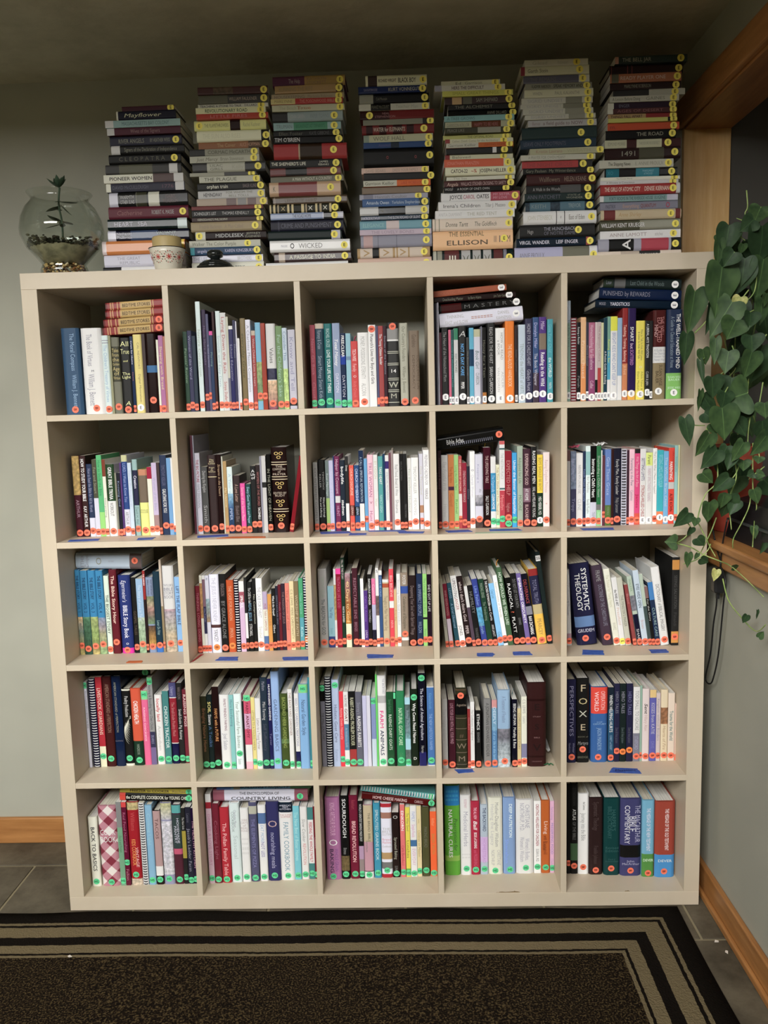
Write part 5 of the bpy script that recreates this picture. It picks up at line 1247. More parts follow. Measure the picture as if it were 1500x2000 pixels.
for r in range(1, 5):
    z0 = cell_z(r)[0]; part('shelf_board', T_, BW - T_, .0004, BD, z0 - SZ, z0)
for r in range(1, 6):
    z0, z1 = cell_z(r)
    for c in range(1, 5):
        x1 = cell_x(c)[1]; part('divider', x1, x1 + S_, .0008, BD, z0, z1, mat='birch_v')

# ------------------------------------------------------------------ lettering: one outline per character, made once
def glyph_set(chars, offset):
    objs = {}
    for ch in chars:
        for body in (ch, 'H' + ch + 'H'):
            cu = bpy.data.curves.new('glyph', 'FONT'); cu.body = body; cu.size = 1.0
            cu.resolution_u = 2; cu.offset = offset; cu.fill_mode = 'FRONT'
            o = bpy.data.objects.new('glyph', cu); COL.objects.link(o); objs[(ch, body)] = o
    cu = bpy.data.curves.new('glyph', 'FONT'); cu.body = 'HH'; cu.resolution_u = 2; cu.offset = offset
    ref = bpy.data.objects.new('glyph', cu); COL.objects.link(ref)
    bpy.context.view_layer.update()
    dg = bpy.context.evaluated_depsgraph_get()
    def grab(o):
        ev = o.evaluated_get(dg); me = ev.to_mesh()
        v = np.array([tuple(p.co)[:2] for p in me.vertices]) if len(me.vertices) else np.zeros((0, 2))
        f = [tuple(q.vertices) for q in me.polygons]
        ev.to_mesh_clear(); return v, f
    hh = grab(ref)[0]; hw = hh[:, 0].max() - hh[:, 0].min()
    out = {}
    for ch in chars:
        v, f = grab(objs[(ch, ch)]); w = grab(objs[(ch, 'H' + ch + 'H')])[0]
        adv = (w[:, 0].max() - w[:, 0].min()) - hw
        out[ch] = (v, f, max(adv, .1))
    for o in list(objs.values()) + [ref]:
        c = o.data; bpy.data.objects.remove(o, do_unlink=True); bpy.data.curves.remove(c)
    return out
CHARS = sorted(set("ABCDEFGHIJKLMNOPQRSTUVWXYZabcdefghijklmnopqrstuvwxyz0123456789&.,:?!'-=()%~#"))
G_REG = glyph_set(CHARS, 0.0)
G_BLD = glyph_set(CHARS, 0.011)
G_BLD['M'] = G_REG['M']
CAP = 0.70
def text_vf(s, bold=False, italic=False):
    G = G_BLD if bold else G_REG
    V = []; F = []; n = 0; x = 0.0
    for ch in s:
        if ch == ' ': x += .30; continue
        if ch not in G: continue
        v, f, adv = G[ch]
        if len(v):
            q = v.copy(); q[:, 0] += x
            if italic: q[:, 0] += q[:, 1] * .22
            V.append(q); F.extend(tuple(i + n for i in t) for t in f); n += len(q)
        x += adv
    if not V: return np.zeros((0, 2)), [], 0
    return np.vstack(V), F, x

# ------------------------------------------------------------------ books
def color_name(h):
    r, g_, b = (int(c, 16) / 15 for c in h)
    mx_, mn = max(r, g_, b), min(r, g_, b); d = mx_ - mn
    if d < .10:
        return 'black' if mx_ < .2 else 'charcoal' if mx_ < .36 else 'grey' if mx_ < .64 else 'pale grey' if mx_ < .84 else 'white'
    if mx_ == r: hu = (60 * ((g_ - b) / d)) % 360
    elif mx_ == g_: hu = 60 * ((b - r) / d) + 120
    else: hu = 60 * ((r - g_) / d) + 240
    s = d / mx_
    if mx_ < .2: return 'near-black'
    if s < .2: return ('cream' if 20 < hu < 90 else 'pale blue' if 180 < hu < 270 else 'pale pink' if hu > 270 or hu < 20 else 'pale green') if mx_ > .75 else ('taupe' if hu < 90 else 'slate')
    if hu < 15 or hu >= 345: return 'maroon' if mx_ < .55 else 'pink' if s < .5 else 'red'
    if hu < 45: return 'dark brown' if mx_ < .42 else 'brown' if mx_ < .7 else ('tan' if s < .55 else 'orange')
    if hu < 70: return 'olive' if mx_ < .7 else ('pale yellow' if s < .45 else 'yellow')
    if hu < 165: return 'dark green' if mx_ < .42 else 'green' if s > .35 else 'sage green'
    if hu < 200: return 'dark teal' if mx_ < .42 else 'teal' if mx_ < .7 else 'turquoise'
    if hu < 255: return 'navy blue' if mx_ < .5 else 'light blue' if s < .4 else 'blue'
    if hu < 300: return 'dark purple' if mx_ < .45 else 'purple' if s > .3 else 'lavender'
    return 'plum' if mx_ < .6 else 'pink'
ORD = ['first', 'second', 'third', 'fourth', 'fifth', 'sixth', 'seventh', 'eighth', 'ninth', 'tenth', 'eleventh', 'twelfth', 'thirteenth',
       'fourteenth', 'fifteenth', 'sixteenth', 'seventeenth', 'eighteenth', 'nineteenth', 'twentieth', 'twenty-first', 'twenty-second',
       'twenty-third', 'twenty-fourth', 'twenty-fifth', 'twenty-sixth', 'twenty-seventh', 'twenty-eighth', 'twenty-ninth', 'thirtieth']
ROWN = ['', 'top', 'second', 'third', 'fourth', 'bottom']
STK = {'B': ('f75', '511', 'B', 'red'), 'O': ('f83', '411', 'B', 'orange'), 'H': ('5d9', '131', 'HS', 'green'), 'E': ('fff', '224', 'E', 'white'), 'Y': ('fe5', '221', 'E', 'yellow')}
brnd = random.Random(5)

def build_book(kind, w, h, D, spec, loc, rot, hard, gloss):
    """upright in its own space: spine on y=0 facing -y, width along x, height along z"""
    base, bands, texts, stick = spec
    root = empty(kind, loc, rot)
    spiral = 'spiral' in stick; plaid = 'plaid' in stick; art = '.art' in stick
    b = (min(.14 * w, .007) if hard else min(.05 * w, .0012))
    if spiral: b = 0.0
    tcv = min(.0026 if hard else .0005, w * .22)
    n = 8 if hard else 4
    def sy(u):      # flat middle, rounded towards the joints
        t = abs(2 * u / w - 1); return b * max(0.0, (t - .55) / .45) ** 2
    us_ = [0, .03, .08, .15, .225, .775, .85, .92, .97, 1] if hard else [0, .06, .2, .8, .94, 1]
    n = len(us_) - 1
    prof = [(0, D)] + [(w * k, sy(w * k)) for k in us_] + [(w, D)]
    inner = [(w - tcv, D), (w - tcv, b + tcv), (tcv, b + tcv), (tcv, D)]
    ring = prof + inner; m = len(ring)
    edges = {0.0, 1.0}
    for a, c, _ in bands: edges |= {max(0, min(1, a)), max(0, min(1, c))}
    zs = sorted(edges, reverse=True)            # fraction from the top, bottom first
    V = []; F = []; Cc = []
    cb = hexc(base)
    for fz in zs:
        for (x, y) in ring: V.append((x, y, h * (1 - fz)))
    for k in range(len(zs) - 1):
        midf = (zs[k] + zs[k + 1]) / 2; col = cb
        for a, c, hx in bands:
            if a <= midf <= c: col = hexc(hx)
        for i in range(m):
            j = (i + 1) % m
            F.append((k * m + i, k * m + j, (k + 1) * m + j, (k + 1) * m + i))
            Cc.append(col if 1 <= i <= n else cb)
    F.append(tuple(reversed(range(m)))); Cc.append(cb)
    F.append(tuple(range((len(zs) - 1) * m, len(zs) * m))); Cc.append(cb)
    mat = M['gingham'] if plaid else M['gloss'] if gloss else M['cover']
    if art: mat = M['art']
    cov = mesh_obj('cover', V, F, mat, root, Cc)
    if art:        # printed picture: colours run into one another
        rows = []
        for k in range(len(zs) - 1): rows.append(Cc[k * m + 1])
        buf = []; at_ = cov.data.color_attributes['Col']
        def mixc(k, other):      # own colour, run into the next band unless that is plain cover; alpha marks the picture
            own = rows[k]
            if own == cb: return cb[:3] + (0.0,)
            if 0 <= other < len(rows) and rows[other] != cb: return tuple((a_ + b_) / 2 for a_, b_ in zip(own, rows[other]))
            return own
        for fi, f in enumerate(F):
            k, i = divmod(fi, m)
            for vi in f:
                if k < len(rows) and 1 <= i <= n: buf.extend(mixc(k, k - 1 if vi // m == k else k + 1))
                else: buf.extend(cb[:3] + (0.0,))
        at_.data.foreach_set('color', buf)
    if '.feather' in stick:
        FV = []; FF = []
        for q in range(9):
            r0_ = w * (.34 + .07 * q); cz = h * (.585 - .018 * q); pts_ = []
            for k in range(9):
                a_ = math.pi * (.42 + .92 * k / 8); tk = .05 * w * math.sin(math.pi * k / 8) + .004 * w
                for rr2 in (r0_ - tk * .5, r0_ + tk * .5):
                    u_ = w * 1.0 + rr2 * math.cos(a_) * 1.0; v_ = cz + rr2 * math.sin(a_) * 1.9
                    pts_.append((min(max(u_, .02 * w), .96 * w), -.0004, v_))
            o0 = len(FV); FV += pts_
            for k in range(8): FF.append((o0 + 2 * k, o0 + 2 * k + 1, o0 + 2 * k + 3, o0 + 2 * k + 2))
        mesh_obj('feather_drawing', FV, FF, M['print'], root, [hexc('eed')] * len(FF))
    ins = .0028 if hard else .0002
    if w - 2 * tcv > .0012:
        v, f = box_vf(tcv + .0001, w - tcv - .0001, b + tcv + (.001 if hard else .0001), D - ins, ins, h - ins)
        mesh_obj('pages', v, f, M['pages_w'] if brnd.random() < .5 else M['pages'], root)
    # printed title
    TV = []; TF = []; TC = []; n0 = 0
    def put(q, f, col, yo):
        nonlocal n0
        for (u, v) in q: TV.append((u, -yo, v))
        for t in f: TF.append(tuple(i + n0 for i in t)); TC.append(col)
        n0 += len(q)
    for fl, pos, a, c, hx, s in texts:
        col = hexc(hx); lines = s.split('/')
        if 'h' in fl:
            top, bot = h * (1 - a), h * (1 - c); lh = (top - bot) / len(lines)
            for li, s1 in enumerate(lines):
                q, f, tw = text_vf(s1, 'b' in fl, 'i' in fl)
                if not len(q): continue
                sc = min(lh * .82 / CAP, w * .86 / tw * (1.0 if len(s1) > 2 else .85)); sz = lh * .82 / CAP
                sx_ = min(w * .84 / tw, sz * 1.25); sz = min(sz, sx_ * 1.6)
                yc = top - lh * (li + .5) - sz * CAP / 2
                put(np.stack([w * pos - tw * sx_ / 2 + q[:, 0] * sx_, yc + q[:, 1] * sz], 1), f, col, .00035)
        else:
            ext = h * (c - a); k = len(lines)
            for li, s1 in enumerate(lines):
                q, f, tw = text_vf(s1, 'b' in fl, 'i' in fl)
                if not len(q): continue
                hw = w * ((.53 if w < .02 else .42 if w < .032 else .36) if abs(pos - .5) < .085 and k == 1 else (.25 if k == 1 else .24))
                sz = hw / CAP; sx_ = ext / tw
                sx_ = min(sx_, sz * 1.7); sz = min(sz, sx_ * 2.1)
                uc = w * pos if k == 1 else w * (pos + (.22 if li == 0 else -.20))
                st = h * (1 - a) - (ext - sx_ * tw) / 2
                put(np.stack([uc - sz * CAP / 2 + q[:, 1] * sz, st - q[:, 0] * sx_], 1), f, col, .00035)
    if TF: mesh_obj('title', TV, TF, M['print'], root, TC)
    # library stickers
    for code, fr in re.findall(r'([BHEYO])(\.\d+)?', re.sub('spiral|plaid|[.]art|[.]feather', '', stick)):
        face, ink, letter, _ = STK[code]; fz = float(fr) if fr else .94
        rr_ = .0095; uc = w / 2 + (brnd.random() - .5) * max(0, w - .024) * .3
        vc = max(rr_ + .001, min(h - rr_ - .001, h * (1 - fz)))
        pts = []
        for k in range(20):
            an = 2 * math.pi * k / 20
            pts.append((min(max(uc + rr_ * math.cos(an), .0), w), vc + rr_ * math.sin(an)))
        lo_, hi_ = max(0, uc - rr_), min(w, uc + rr_); us = [(lo_ + hi_) / 2 - (hi_ - lo_) / 2 * math.cos(math.pi * k / 14) for k in range(15)]
        SV = []; SF = []; SCc = []
        for u in us:
            dv = math.sqrt(max(0, rr_ ** 2 - (u - uc) ** 2)) if abs(u - uc) < rr_ else 0
            dv = max(dv, .0003)
            SV += [(u, sy(u) - .00055, vc - dv), (u, sy(u) - .00055, vc + dv)]
        for k in range(14):
            SF.append((2 * k, 2 * k + 2, 2 * k + 3, 2 * k + 1)); SCc.append(hexc(face, .92))
        if w > .006:
            q, f, tw = text_vf(letter, True)
            L = len(SV); sz = .0095 / CAP * (.8 if code == 'H' else .9)
            side = (code in 'BYO') or (code == 'E' and w > .03 and False)
            kx = min(1.0, (w * .9) / (sz * (CAP if side else tw)))
            if side: qq = np.stack([uc - sz * CAP * kx / 2 + q[:, 1] * sz * kx, vc + sz * tw / 2 - q[:, 0] * sz], 1)
            else: qq = np.stack([uc - sz * tw * kx / 2 + q[:, 0] * sz * kx, vc - sz * CAP / 2 + q[:, 1] * sz], 1)
        so = mesh_obj('sticker', SV, SF, M['sticker'], root, SCc)
        if w > .006:
            mesh_obj('sticker_letter', [(u, -.0009, v) for (u, v) in qq], f, M['print'], so, [hexc(ink)] * len(f))
        so['label'] = 'round %s library dot on the spine' % STK[code][3]
    if spiral:
        V = []; F = []; nr = int(h / .0078); r0 = w * .5 - .0013; n1 = 10; n2 = 5
        for k in range(nr):
            zc = h * (k + .5) / nr; o0 = len(V)
            for i in range(n1):
                a = 2 * math.pi * i / n1
                for j in range(n2):
                    bb_ = 2 * math.pi * j / n2; rad = r0 + .0012 * math.cos(bb_)
                    V.append((w / 2 + rad * math.cos(a), r0 * .5 + rad * .9 * math.sin(a) , zc + .0016 * math.sin(bb_)))
            for i in range(n1):
                for j in range(n2):
                    F.append((o0 + i * n2 + j, o0 + ((i + 1) % n1) * n2 + j, o0 + ((i + 1) % n1) * n2 + (j + 1) % n2, o0 + i * n2 + (j + 1) % n2))
        dark = sum(int(c, 16) for c in base) > 30
        so = mesh_obj('spiral_binding', V, F, M['coil_b'] if dark else M['coil_w'], root, smooth=True)
        so['kind'] = 'stuff'
    return root

def parse_spec(rest):
    f = rest.split('|')
    cf = f[0].split(); base = cf[0]; bands = []
    if len(cf) > 1:
        for q in cf[1].split(','):
            m_ = re.match(r'([\d.]+)-([\d.]+):(\w+)', q); bands.append((float(m_[1]) / 100, float(m_[2]) / 100, m_[3]))
    texts = []
    for q in (f[1].split(';') if len(f) > 1 and f[1].strip() else []):
        m_ = re.match(r'([a-z]*)(?:@(\d+) ?)?(?:([a-z]*))([\d.]+)-([\d.]+) (\w{3}) (.*)', q)
        if not m_: print('BAD TEXT', q); continue
        texts.append((m_[1] + (m_[3] or ''), float(m_[2]) / 100 if m_[2] else .5, float(m_[4]) / 100, float(m_[5]) / 100, m_[6], m_[7]))
    return base, bands, texts, (f[2].strip() if len(f) > 2 else '')

def describe(w, hard, spec, prev):
    base, bands, texts, stick = spec
    cn = color_name(base)
    if bands:
        big = max(bands, key=lambda q: q[1] - q[0])
        if big[1] - big[0] > .14:
            c2 = color_name(big[2])
            if c2 != cn: cn = cn + ' and ' + c2
    th = 'thick ' if w > .033 else 'thin ' if w < .0095 else ''
    return th + cn

TOPS = []
recs = []
for line in BOOKS.strip().split('\n'):
    if line[0] in 'CS':
        q = line.split(); ctx = (q[0],) + tuple(int(a) for a in q[1:]); recs.append((ctx, [], [])); continue
    if line.startswith('H '): recs[-1][2].append(line[2:])
    else: recs[-1][1].append(line)
n_books = 0
for ctx, ups, flats in recs:
    if ctx[0] == 'C':
        r, c = ctx[1], ctx[2]; z0, z1 = cell_z(r)
        where = '%s cubby of the %s row' % (ORD[c - 1], ROWN[r]); grp = 'books standing in the ' + where
        for k, ln in enumerate(ups):
            g_, rest = ln.split('|', 1); x, w, h, d, lean = map(float, g_.split()); spec = parse_spec(rest)
            hard = w > .021 or ('spiral' not in spec[3] and w > .0125 and brnd.random() < .22)
            if 'spiral' in spec[3]: hard = False
            gloss = brnd.random() < .3
            D = min(h * (.70 if hard else .66), .382 - d)
            kind = 'spiral_bound_book' if 'spiral' in spec[3] else 'hardcover_book' if hard else 'slim_booklet' if w < .0095 else 'paperback_book'
            TOPS.append((r, c, x + h * math.sin(R(lean)), x + w + h * math.sin(R(lean)), z0 + h * math.cos(R(lean)), d))
            zz = z0 + .0003 + (w * math.sin(R(lean)) if lean > 0 else 0)
            o = build_book(kind, w, h, D, spec, (x, d, zz), (0, R(lean), 0), hard, gloss)
            noun = {'spiral_bound_book': 'spiral-bound book', 'hardcover_book': 'hardcover', 'slim_booklet': 'booklet', 'paperback_book': 'paperback'}[kind]
            lab = '%s %s, %s from left, %s' % (describe(w, hard, spec, None), noun, ORD[k], where)
            tag(o, lab.replace('thin ', '') if noun == 'booklet' else lab, 'book', grp); n_books += 1
        for k, ln in enumerate(flats):
            g_, rest = ln.split('|', 1); x, z, L, th, d, a = map(float, g_.split()); spec = parse_spec(rest)
            hard = th > .021; ca, sa = math.cos(R(a)), math.sin(R(a))
            D = min(L * .68, .382 - d)
            kind = 'spiral_bound_book' if 'spiral' in spec[3] else 'hardcover_book' if hard else 'paperback_book'
            o = build_book(kind, th, L, D, spec, (x + L * ca, d, z + L * sa), (0, R(-90 - a), 0), hard, brnd.random() < .4)
            pos = 'only' if len(flats) == 1 else 'lowest' if k == 0 else 'topmost' if k == len(flats) - 1 else ORD[k] + ' from bottom'
            tag(o, 'flat-lying %s book, %s, %s' % (describe(th, hard, spec, None), pos, where), 'book', 'books lying flat in the ' + where); n_books += 1
    else:
        s = ctx[1]; N = len(ups); where = '%s stack on the bookcase' % ORD[s - 1]
        for k, ln in enumerate(ups):
            g_, rest = ln.split('|', 1); x, z, L, th, d = map(float, g_.split()); spec = parse_spec(rest)
            hard = th > .023
            dd = d + brnd.uniform(-.006, .006); yaw = R(brnd.uniform(-1.3, 1.3))
            o = build_book('stacked_hardcover' if hard else 'stacked_paperback', th - .0004, L, min(L * .64, .15), spec, (x + L, dd, z + .0003), (0, R(-90), yaw), hard, brnd.random() < .35)
            pos = 'topmost' if k == N - 1 else 'lowest' if k == 0 else ORD[N - 1 - k] + ' from top'
            tag(o, '%s %s, %s, %s' % (describe(th, hard, spec, None), 'hardcover' if hard else 'paperback', pos, where), 'book', 'books in the ' + where); n_books += 1
print('books', n_books)

# ------------------------------------------------------------------ tape labels on the shelf boards
M['tape_b'] = material('painters_tape_blue', rough=.6, spec=.3); noise_mix(M['tape_b'], hex6('2c4a94'), hex6('4265b4'), 60, 3)
M['tape_o'] = material('tape_orange', hex6('c4683a'), .6, .3)
M['tape_g'] = material('tape_sage', hex6('a3b79c'), .6, .3)
M['ribbon_r'] = material('ribbon_red', hex6('9c2e33'), .5, .3)
M['chip'] = material('bare_chipboard', hex6('7d6a4d'), .9, .1)
M['ink'] = material('marker_ink', hex6('182242'), .5, .3)
trnd = random.Random(8)
seen = {}
TN = {'b': ('painters_tape', 'torn strip of blue tape', 'tape'), 'o': ('paper_label', 'orange paper label', 'label'), 'g': ('paper_label', 'pale green paper strip', 'label'), 'r': ('ribbon_bookmark', 'red ribbon bookmark trailing', 'ribbon'), 'c': ('veneer_chip', 'brown chip', 'chip')}
per = {}
for r, c, k, z, P in TAPES: per[(r, c, k)] = per.get((r, c, k), 0) + 1
for r, c, k, z, P in TAPES:
    seen[(r, c, k)] = seen.get((r, c, k), 0) + 1
    pts = []
    for i, p in enumerate(P):                     # ragged torn ends
        q = P[(i + 1) % len(P)]; nseg = 5
        L = math.dist(p, q)
        for s in range(nseg):
            t = s / nseg; j = .0018 if L < .05 else .0006
            pts.append((p[0] + (q[0] - p[0]) * t + trnd.uniform(-j, j), p[1] + (q[1] - p[1]) * t + trnd.uniform(-j, j) * .5))
    n = len(pts); cx = sum(p[0] for p in pts) / n; cy = sum(p[1] for p in pts) / n
    V = [(a - cx, b - cy, 0) for a, b in pts] + [(a - cx, b - cy, .0006 + .0004 * trnd.random()) for a, b in pts]
    F = [tuple(reversed(range(n))), tuple(range(n, 2 * n))] + [(i, (i + 1) % n, n + (i + 1) % n, n + i) for i in range(n)]
    nm, lab, cat = TN[k]
    if k == 'c':
        o = mesh_obj(nm, [(a + cx, b + cy, zz + z) for a, b, zz in V], F, M['chip']); o.parent = bc; o.matrix_parent_inverse = Matrix.Translation(bc.location).inverted()
        o['label'] = 'chipped bare spot on the board edge'; continue
    o = mesh_obj(nm, V, F, {'b': M['tape_b'], 'o': M['tape_o'], 'g': M['tape_g'], 'r': M['ribbon_r']}[k]); o.location = (cx, cy, z + .0002)
    which = '' if per[(r, c, k)] == 1 else ', %s from left' % ORD[seen[(r, c, k)] - 1]
    tag(o, '%s%s, %s cubby of the %s row' % (lab, which, ORD[c - 1], ROWN[r]), cat, 'tape labels on the shelf boards' if k == 'b' else None)
    if (r, c, k) == (4, 5, 'b'):
        q, f, tw = text_vf('Missions', False, True); sc = .060 / tw
        mesh_obj('handwriting', [(-.03 + a * sc, -.006 + b * sc * 1.2, .0014) for a, b in q], f, M['ink'], o)

# ------------------------------------------------------------------ oddments in the cubbies
M['dark_metal'] = material('grey_steel', hex6('5a5f5e'), .45, .5, Metallic=.6)
M['black'] = material('black_plastic', hex6('17171a'), .35, .5)
M['tissue'] = material('white_tissue', hex6('d9dad8'), .8, .2)
M['pink_cloth'] = material('pink_ribbon', hex6('d0647e'), .7, .2)
M['green_thread'] = material('green_thread', hex6('2f6b46'), .7, .2)
M['tab_y'] = material('yellow_tab', hex6('e2b93a'), .6, .3)
M['tab_o'] = material('orange_tab', hex6('e09a3a'), .6, .3)
z0, z1 = cell_z(1)
br_ = empty('wall_bracket', (.148, .395, z0 + .185))
tag(br_, 'grey steel wall bracket at the back of the first top-row cubby', 'bracket')
box('plate', 0, .062, -.004, 0, 0, .075, M['dark_metal'], br_, .001)
box('arm', .010, .030, -.055, -.004, .012, .050, M['dark_metal'], br_, .002)
lathe('screw', [(.006, 0), (.006, .002), (.0, .003)], M['black'], br_, 12, loc=(.047, -.0045, .035)).rotation_euler = (R(90), 0, 0)
def crumple(name, loc, sx_, sy_, sz_, mat, seed, label, cat):
    rr_ = random.Random(seed); V = []; F = []; nu, nv = 9, 5
    for j in range(nv):
        for i in range(nu):
            u, v = i / (nu - 1), j / (nv - 1)
            V.append((sx_ * (u - .5), sy_ * (v - .5) + rr_.uniform(-.002, .002), sz_ * (.3 + .5 * math.sin(u * 6 + v * 2 + seed) ** 2) + rr_.uniform(0, .004) + .004 * u))
    for j in range(nv - 1):
        for i in range(nu - 1):
            a = j * nu + i; F.append((a, a + 1, a + nu + 1, a + nu))
    o = mesh_obj(name, V, F, mat, None, smooth=True); o.location = loc
    md = o.modifiers.new('thick', 'SOLIDIFY'); md.thickness = .0008
    return tag(o, label, cat)
zc = cell_z(2)[0]
crumple('crumpled_tissue', (1.585, .13, zc + .2215), .034, .05, .014, M['tissue'], 3, 'crumpled white tissue lying on books, fifth cubby of the second row', 'tissue')
crumple('fabric_bookmark', (1.512, .13, zc + .2180), .024, .045, .010, M['pink_cloth'], 5, 'pink fabric bookmark on book tops, fifth cubby of the second row', 'bookmark')
zc4 = cell_z(4)[0]
crumple('folded_cloth', (1.420, .20, zc4 + .0015), .050, .11, .022, M['tissue'], 7, 'pale folded cloth beside the thick brown book in the fourth row', 'cloth')
tr = random.Random(2); pts = [(1.405 + .036 * t / 9 + tr.uniform(-.003, .003), .075 + tr.uniform(-.006, .006), zc4 + .0035 + tr.uniform(0, .003)) for t in range(10)]
tag(tube('thread_tassel', pts, .0016, M['green_thread'], None, 5, 4), 'tangled green thread beside the thick brown book, fourth row', 'thread')

def slip(loc, rot, mat, label, name='paper_bookmark', cat='bookmark', L=.022, W=.009):
    V = []; F = []
    for i in range(5):
        t = i / 4; V += [(-W / 2 * (1 - .3 * t), .003 * math.sin(3 * t), L * t), (W / 2 * (1 - .3 * t), .003 * math.sin(3 * t), L * t)]
    for i in range(4): F.append((2 * i, 2 * i + 1, 2 * i + 3, 2 * i + 2))
    o = mesh_obj(name, V, F, mat, None, smooth=True); o.location = loc; o.rotation_euler = rot
    md = o.modifiers.new('thick', 'SOLIDIFY'); md.thickness = .0004
    return tag(o, label, cat)
M['tab_g'] = material('green_tab', hex6('8fa56a'), .6, .3); M['tab_b'] = material('teal_tab', hex6('4f8f9a'), .6, .3)
SLIPS = [(2, 4, 1.2656, 70, 'tab_y', 'yellow paper bookmark sticking up from a book, fourth cubby of the second row'),
         (3, 4, 1.2999, 60, 'tab_o', 'orange paper bookmark sticking up from a book, fourth cubby of the third row'),
         (4, 4, 1.3293, 75, 'tab_b', 'teal paper bookmark sticking up from a book, fourth cubby of the fourth row'),
         (2, 5, 1.5930, 70, 'tab_g', 'green paper bookmark beside the crumpled tissue, fifth cubby of the second row'),
         (1, 3, .8957, 65, 'pink_cloth', 'pink paper bookmark sticking up from a book, third cubby of the top row'),
         (2, 5, 1.7500, 70, 'tab_o', 'orange paper bookmark sticking up near the right, fifth cubby of the second row')]
SCRAPS = [(1.8395, -.1668, .0006, 'small pink paper scrap on floor tiles beside the right baseboard'),
          (1.8500, -.2115, .0006, 'small white paper scrap on floor tiles beside the right baseboard'),
          (.0902, -.2265, .0130, 'tiny white scrap lying on the rug at the left')]
for r, c, x, rz, mt, lab in SLIPS:
    best = min((t for t in TOPS if t[0] == r and t[1] == c), key=lambda t: abs((t[2] + t[3]) / 2 - x))
    slip(((best[2] + best[3]) / 2, best[5] + .045, best[4] - .004), (R(12), 0, R(rz)), M[mt], lab)
M['scrap'] = material('paper_scrap_white', hex6('d8cfc4'), .8, .2)
for k, (x, y, z, lab) in enumerate(SCRAPS):
    V = [(-.006, -.003, 0), (.005, -.004, .0006), (.007, .002, 0), (-.002, .004, .0012), (-.006, -.003, .0012), (.005, -.004, .0018), (.007, .002, .0012), (-.002, .004, .0024)]
    o = mesh_obj('paper_scrap', V, [(3, 2, 1, 0), (4, 5, 6, 7), (0, 1, 5, 4), (1, 2, 6, 5), (2, 3, 7, 6), (3, 0, 4, 7)], M['scrap'])
    o.location = (x, y, z); o.rotation_euler = (0, 0, k * 1.3); tag(o, lab, 'scrap')

# ------------------------------------------------------------------ glass terrarium bowl
gl = bpy.data.materials.new('clear_glass'); gl.use_nodes = True; M['glass'] = gl
nt = gl.node_tree; nt.nodes.clear()
out = nt.nodes.new('ShaderNodeOutputMaterial'); mixs = nt.nodes.new('ShaderNodeMixShader'); tr_ = nt.nodes.new('ShaderNodeBsdfTransparent'); go = nt.nodes.new('ShaderNodeBsdfGlossy'); lw = nt.nodes.new('ShaderNodeLayerWeight')
pw = nt.nodes.new('ShaderNodeMath'); pw.operation = 'POWER'; pw.inputs[1].default_value = 3.5
ma = nt.nodes.new('ShaderNodeMath'); ma.operation = 'MULTIPLY_ADD'; ma.inputs[1].default_value = .55; ma.inputs[2].default_value = .045
lw.inputs['Blend'].default_value = .5
tr_.inputs['Color'].default_value = (.92, .94, .925, 1); go.inputs['Roughness'].default_value = .012
nt.links.new(lw.outputs['Facing'], pw.inputs[0]); nt.links.new(pw.outputs[0], ma.inputs[0]); nt.links.new(ma.outputs[0], mixs.inputs[0])
nt.links.new(tr_.outputs[0], mixs.inputs[1]); nt.links.new(go.outputs[0], mixs.inputs[2]); nt.links.new(mixs.outputs[0], out.inputs[0])
M['pebble'] = material('pebbles', rough=.5, spec=.4)
noise_mix(M['pebble'], hex6('5b3a22'), hex6('cfae78'), 90, 1, .5, None, .42, .55)
M['soil'] = material('terrarium_soil', rough=.95, spec=.1); noise_mix(M['soil'], hex6('2a2820'), hex6('6c6a58'), 60, 4)
M['moss'] = material('terrarium_moss', rough=.95, spec=.1); noise_mix(M['moss'], hex6('20261a'), hex6('55604a'), 90, 3)
M['succ'] = material('succulent_leaf', rough=.5, spec=.3); noise_mix(M['succ'], hex6('26382a'), hex6('4d6450'), 25, 2)
TX, TY, TZ_ = .0857, .098, BH + .0003
tb = empty('glass_terrarium', (TX, TY, TZ_)); tag(tb, 'round glass bowl terrarium with pebbles, soil and a small plant on the bookcase', 'terrarium')
outp = [(.060, 0), (.064, .004), (.064, .020), (.058, .034), (.072, .052), (.097, .080), (.1105, .112), (.112, .130), (.107, .158), (.094, .186), (.078, .204), (.076, .212), (.084, .222), (.087, .226)]
inn = [(r_ - .0028, z_ + .002) for r_, z_ in reversed(outp[1:])]
inn[0] = (.085, .2265)
lathe('glass_bowl', outp + inn + [(.0, .006)], M['glass'], tb, 48, caps=False)
def lump(name, mat, prof, amp, seed, parent, n=30):
    rr_ = random.Random(seed); v, f = lathe_vf(prof, n)
    v = [(x * (1 + rr_.uniform(-amp, amp) * .3), y * (1 + rr_.uniform(-amp, amp) * .3), z + rr_.uniform(-amp, amp) * .05) for x, y, z in v]
    return mesh_obj(name, v, f, mat, parent, smooth=False)
M['sand'] = material('terrarium_sand', rough=.95, spec=.1); noise_mix(M['sand'], hex6('6e6a54'), hex6('9a9274'), 40, 3)
lathe('sand', [(.0, .034), (.050, .036), (.064, .053), (.0870, .078), (.084, .082), (.045, .079), (.0, .083)], M['sand'], tb, 40)
ico = bmesh.new(); bmesh.ops.create_icosphere(ico, subdivisions=1, radius=1)
iv = [tuple(v.co) for v in ico.verts]; iff = [tuple(v.index for v in f.verts) for f in ico.faces]; ico.free()
pr = random.Random(12); PV = []; PF = []; PC = []
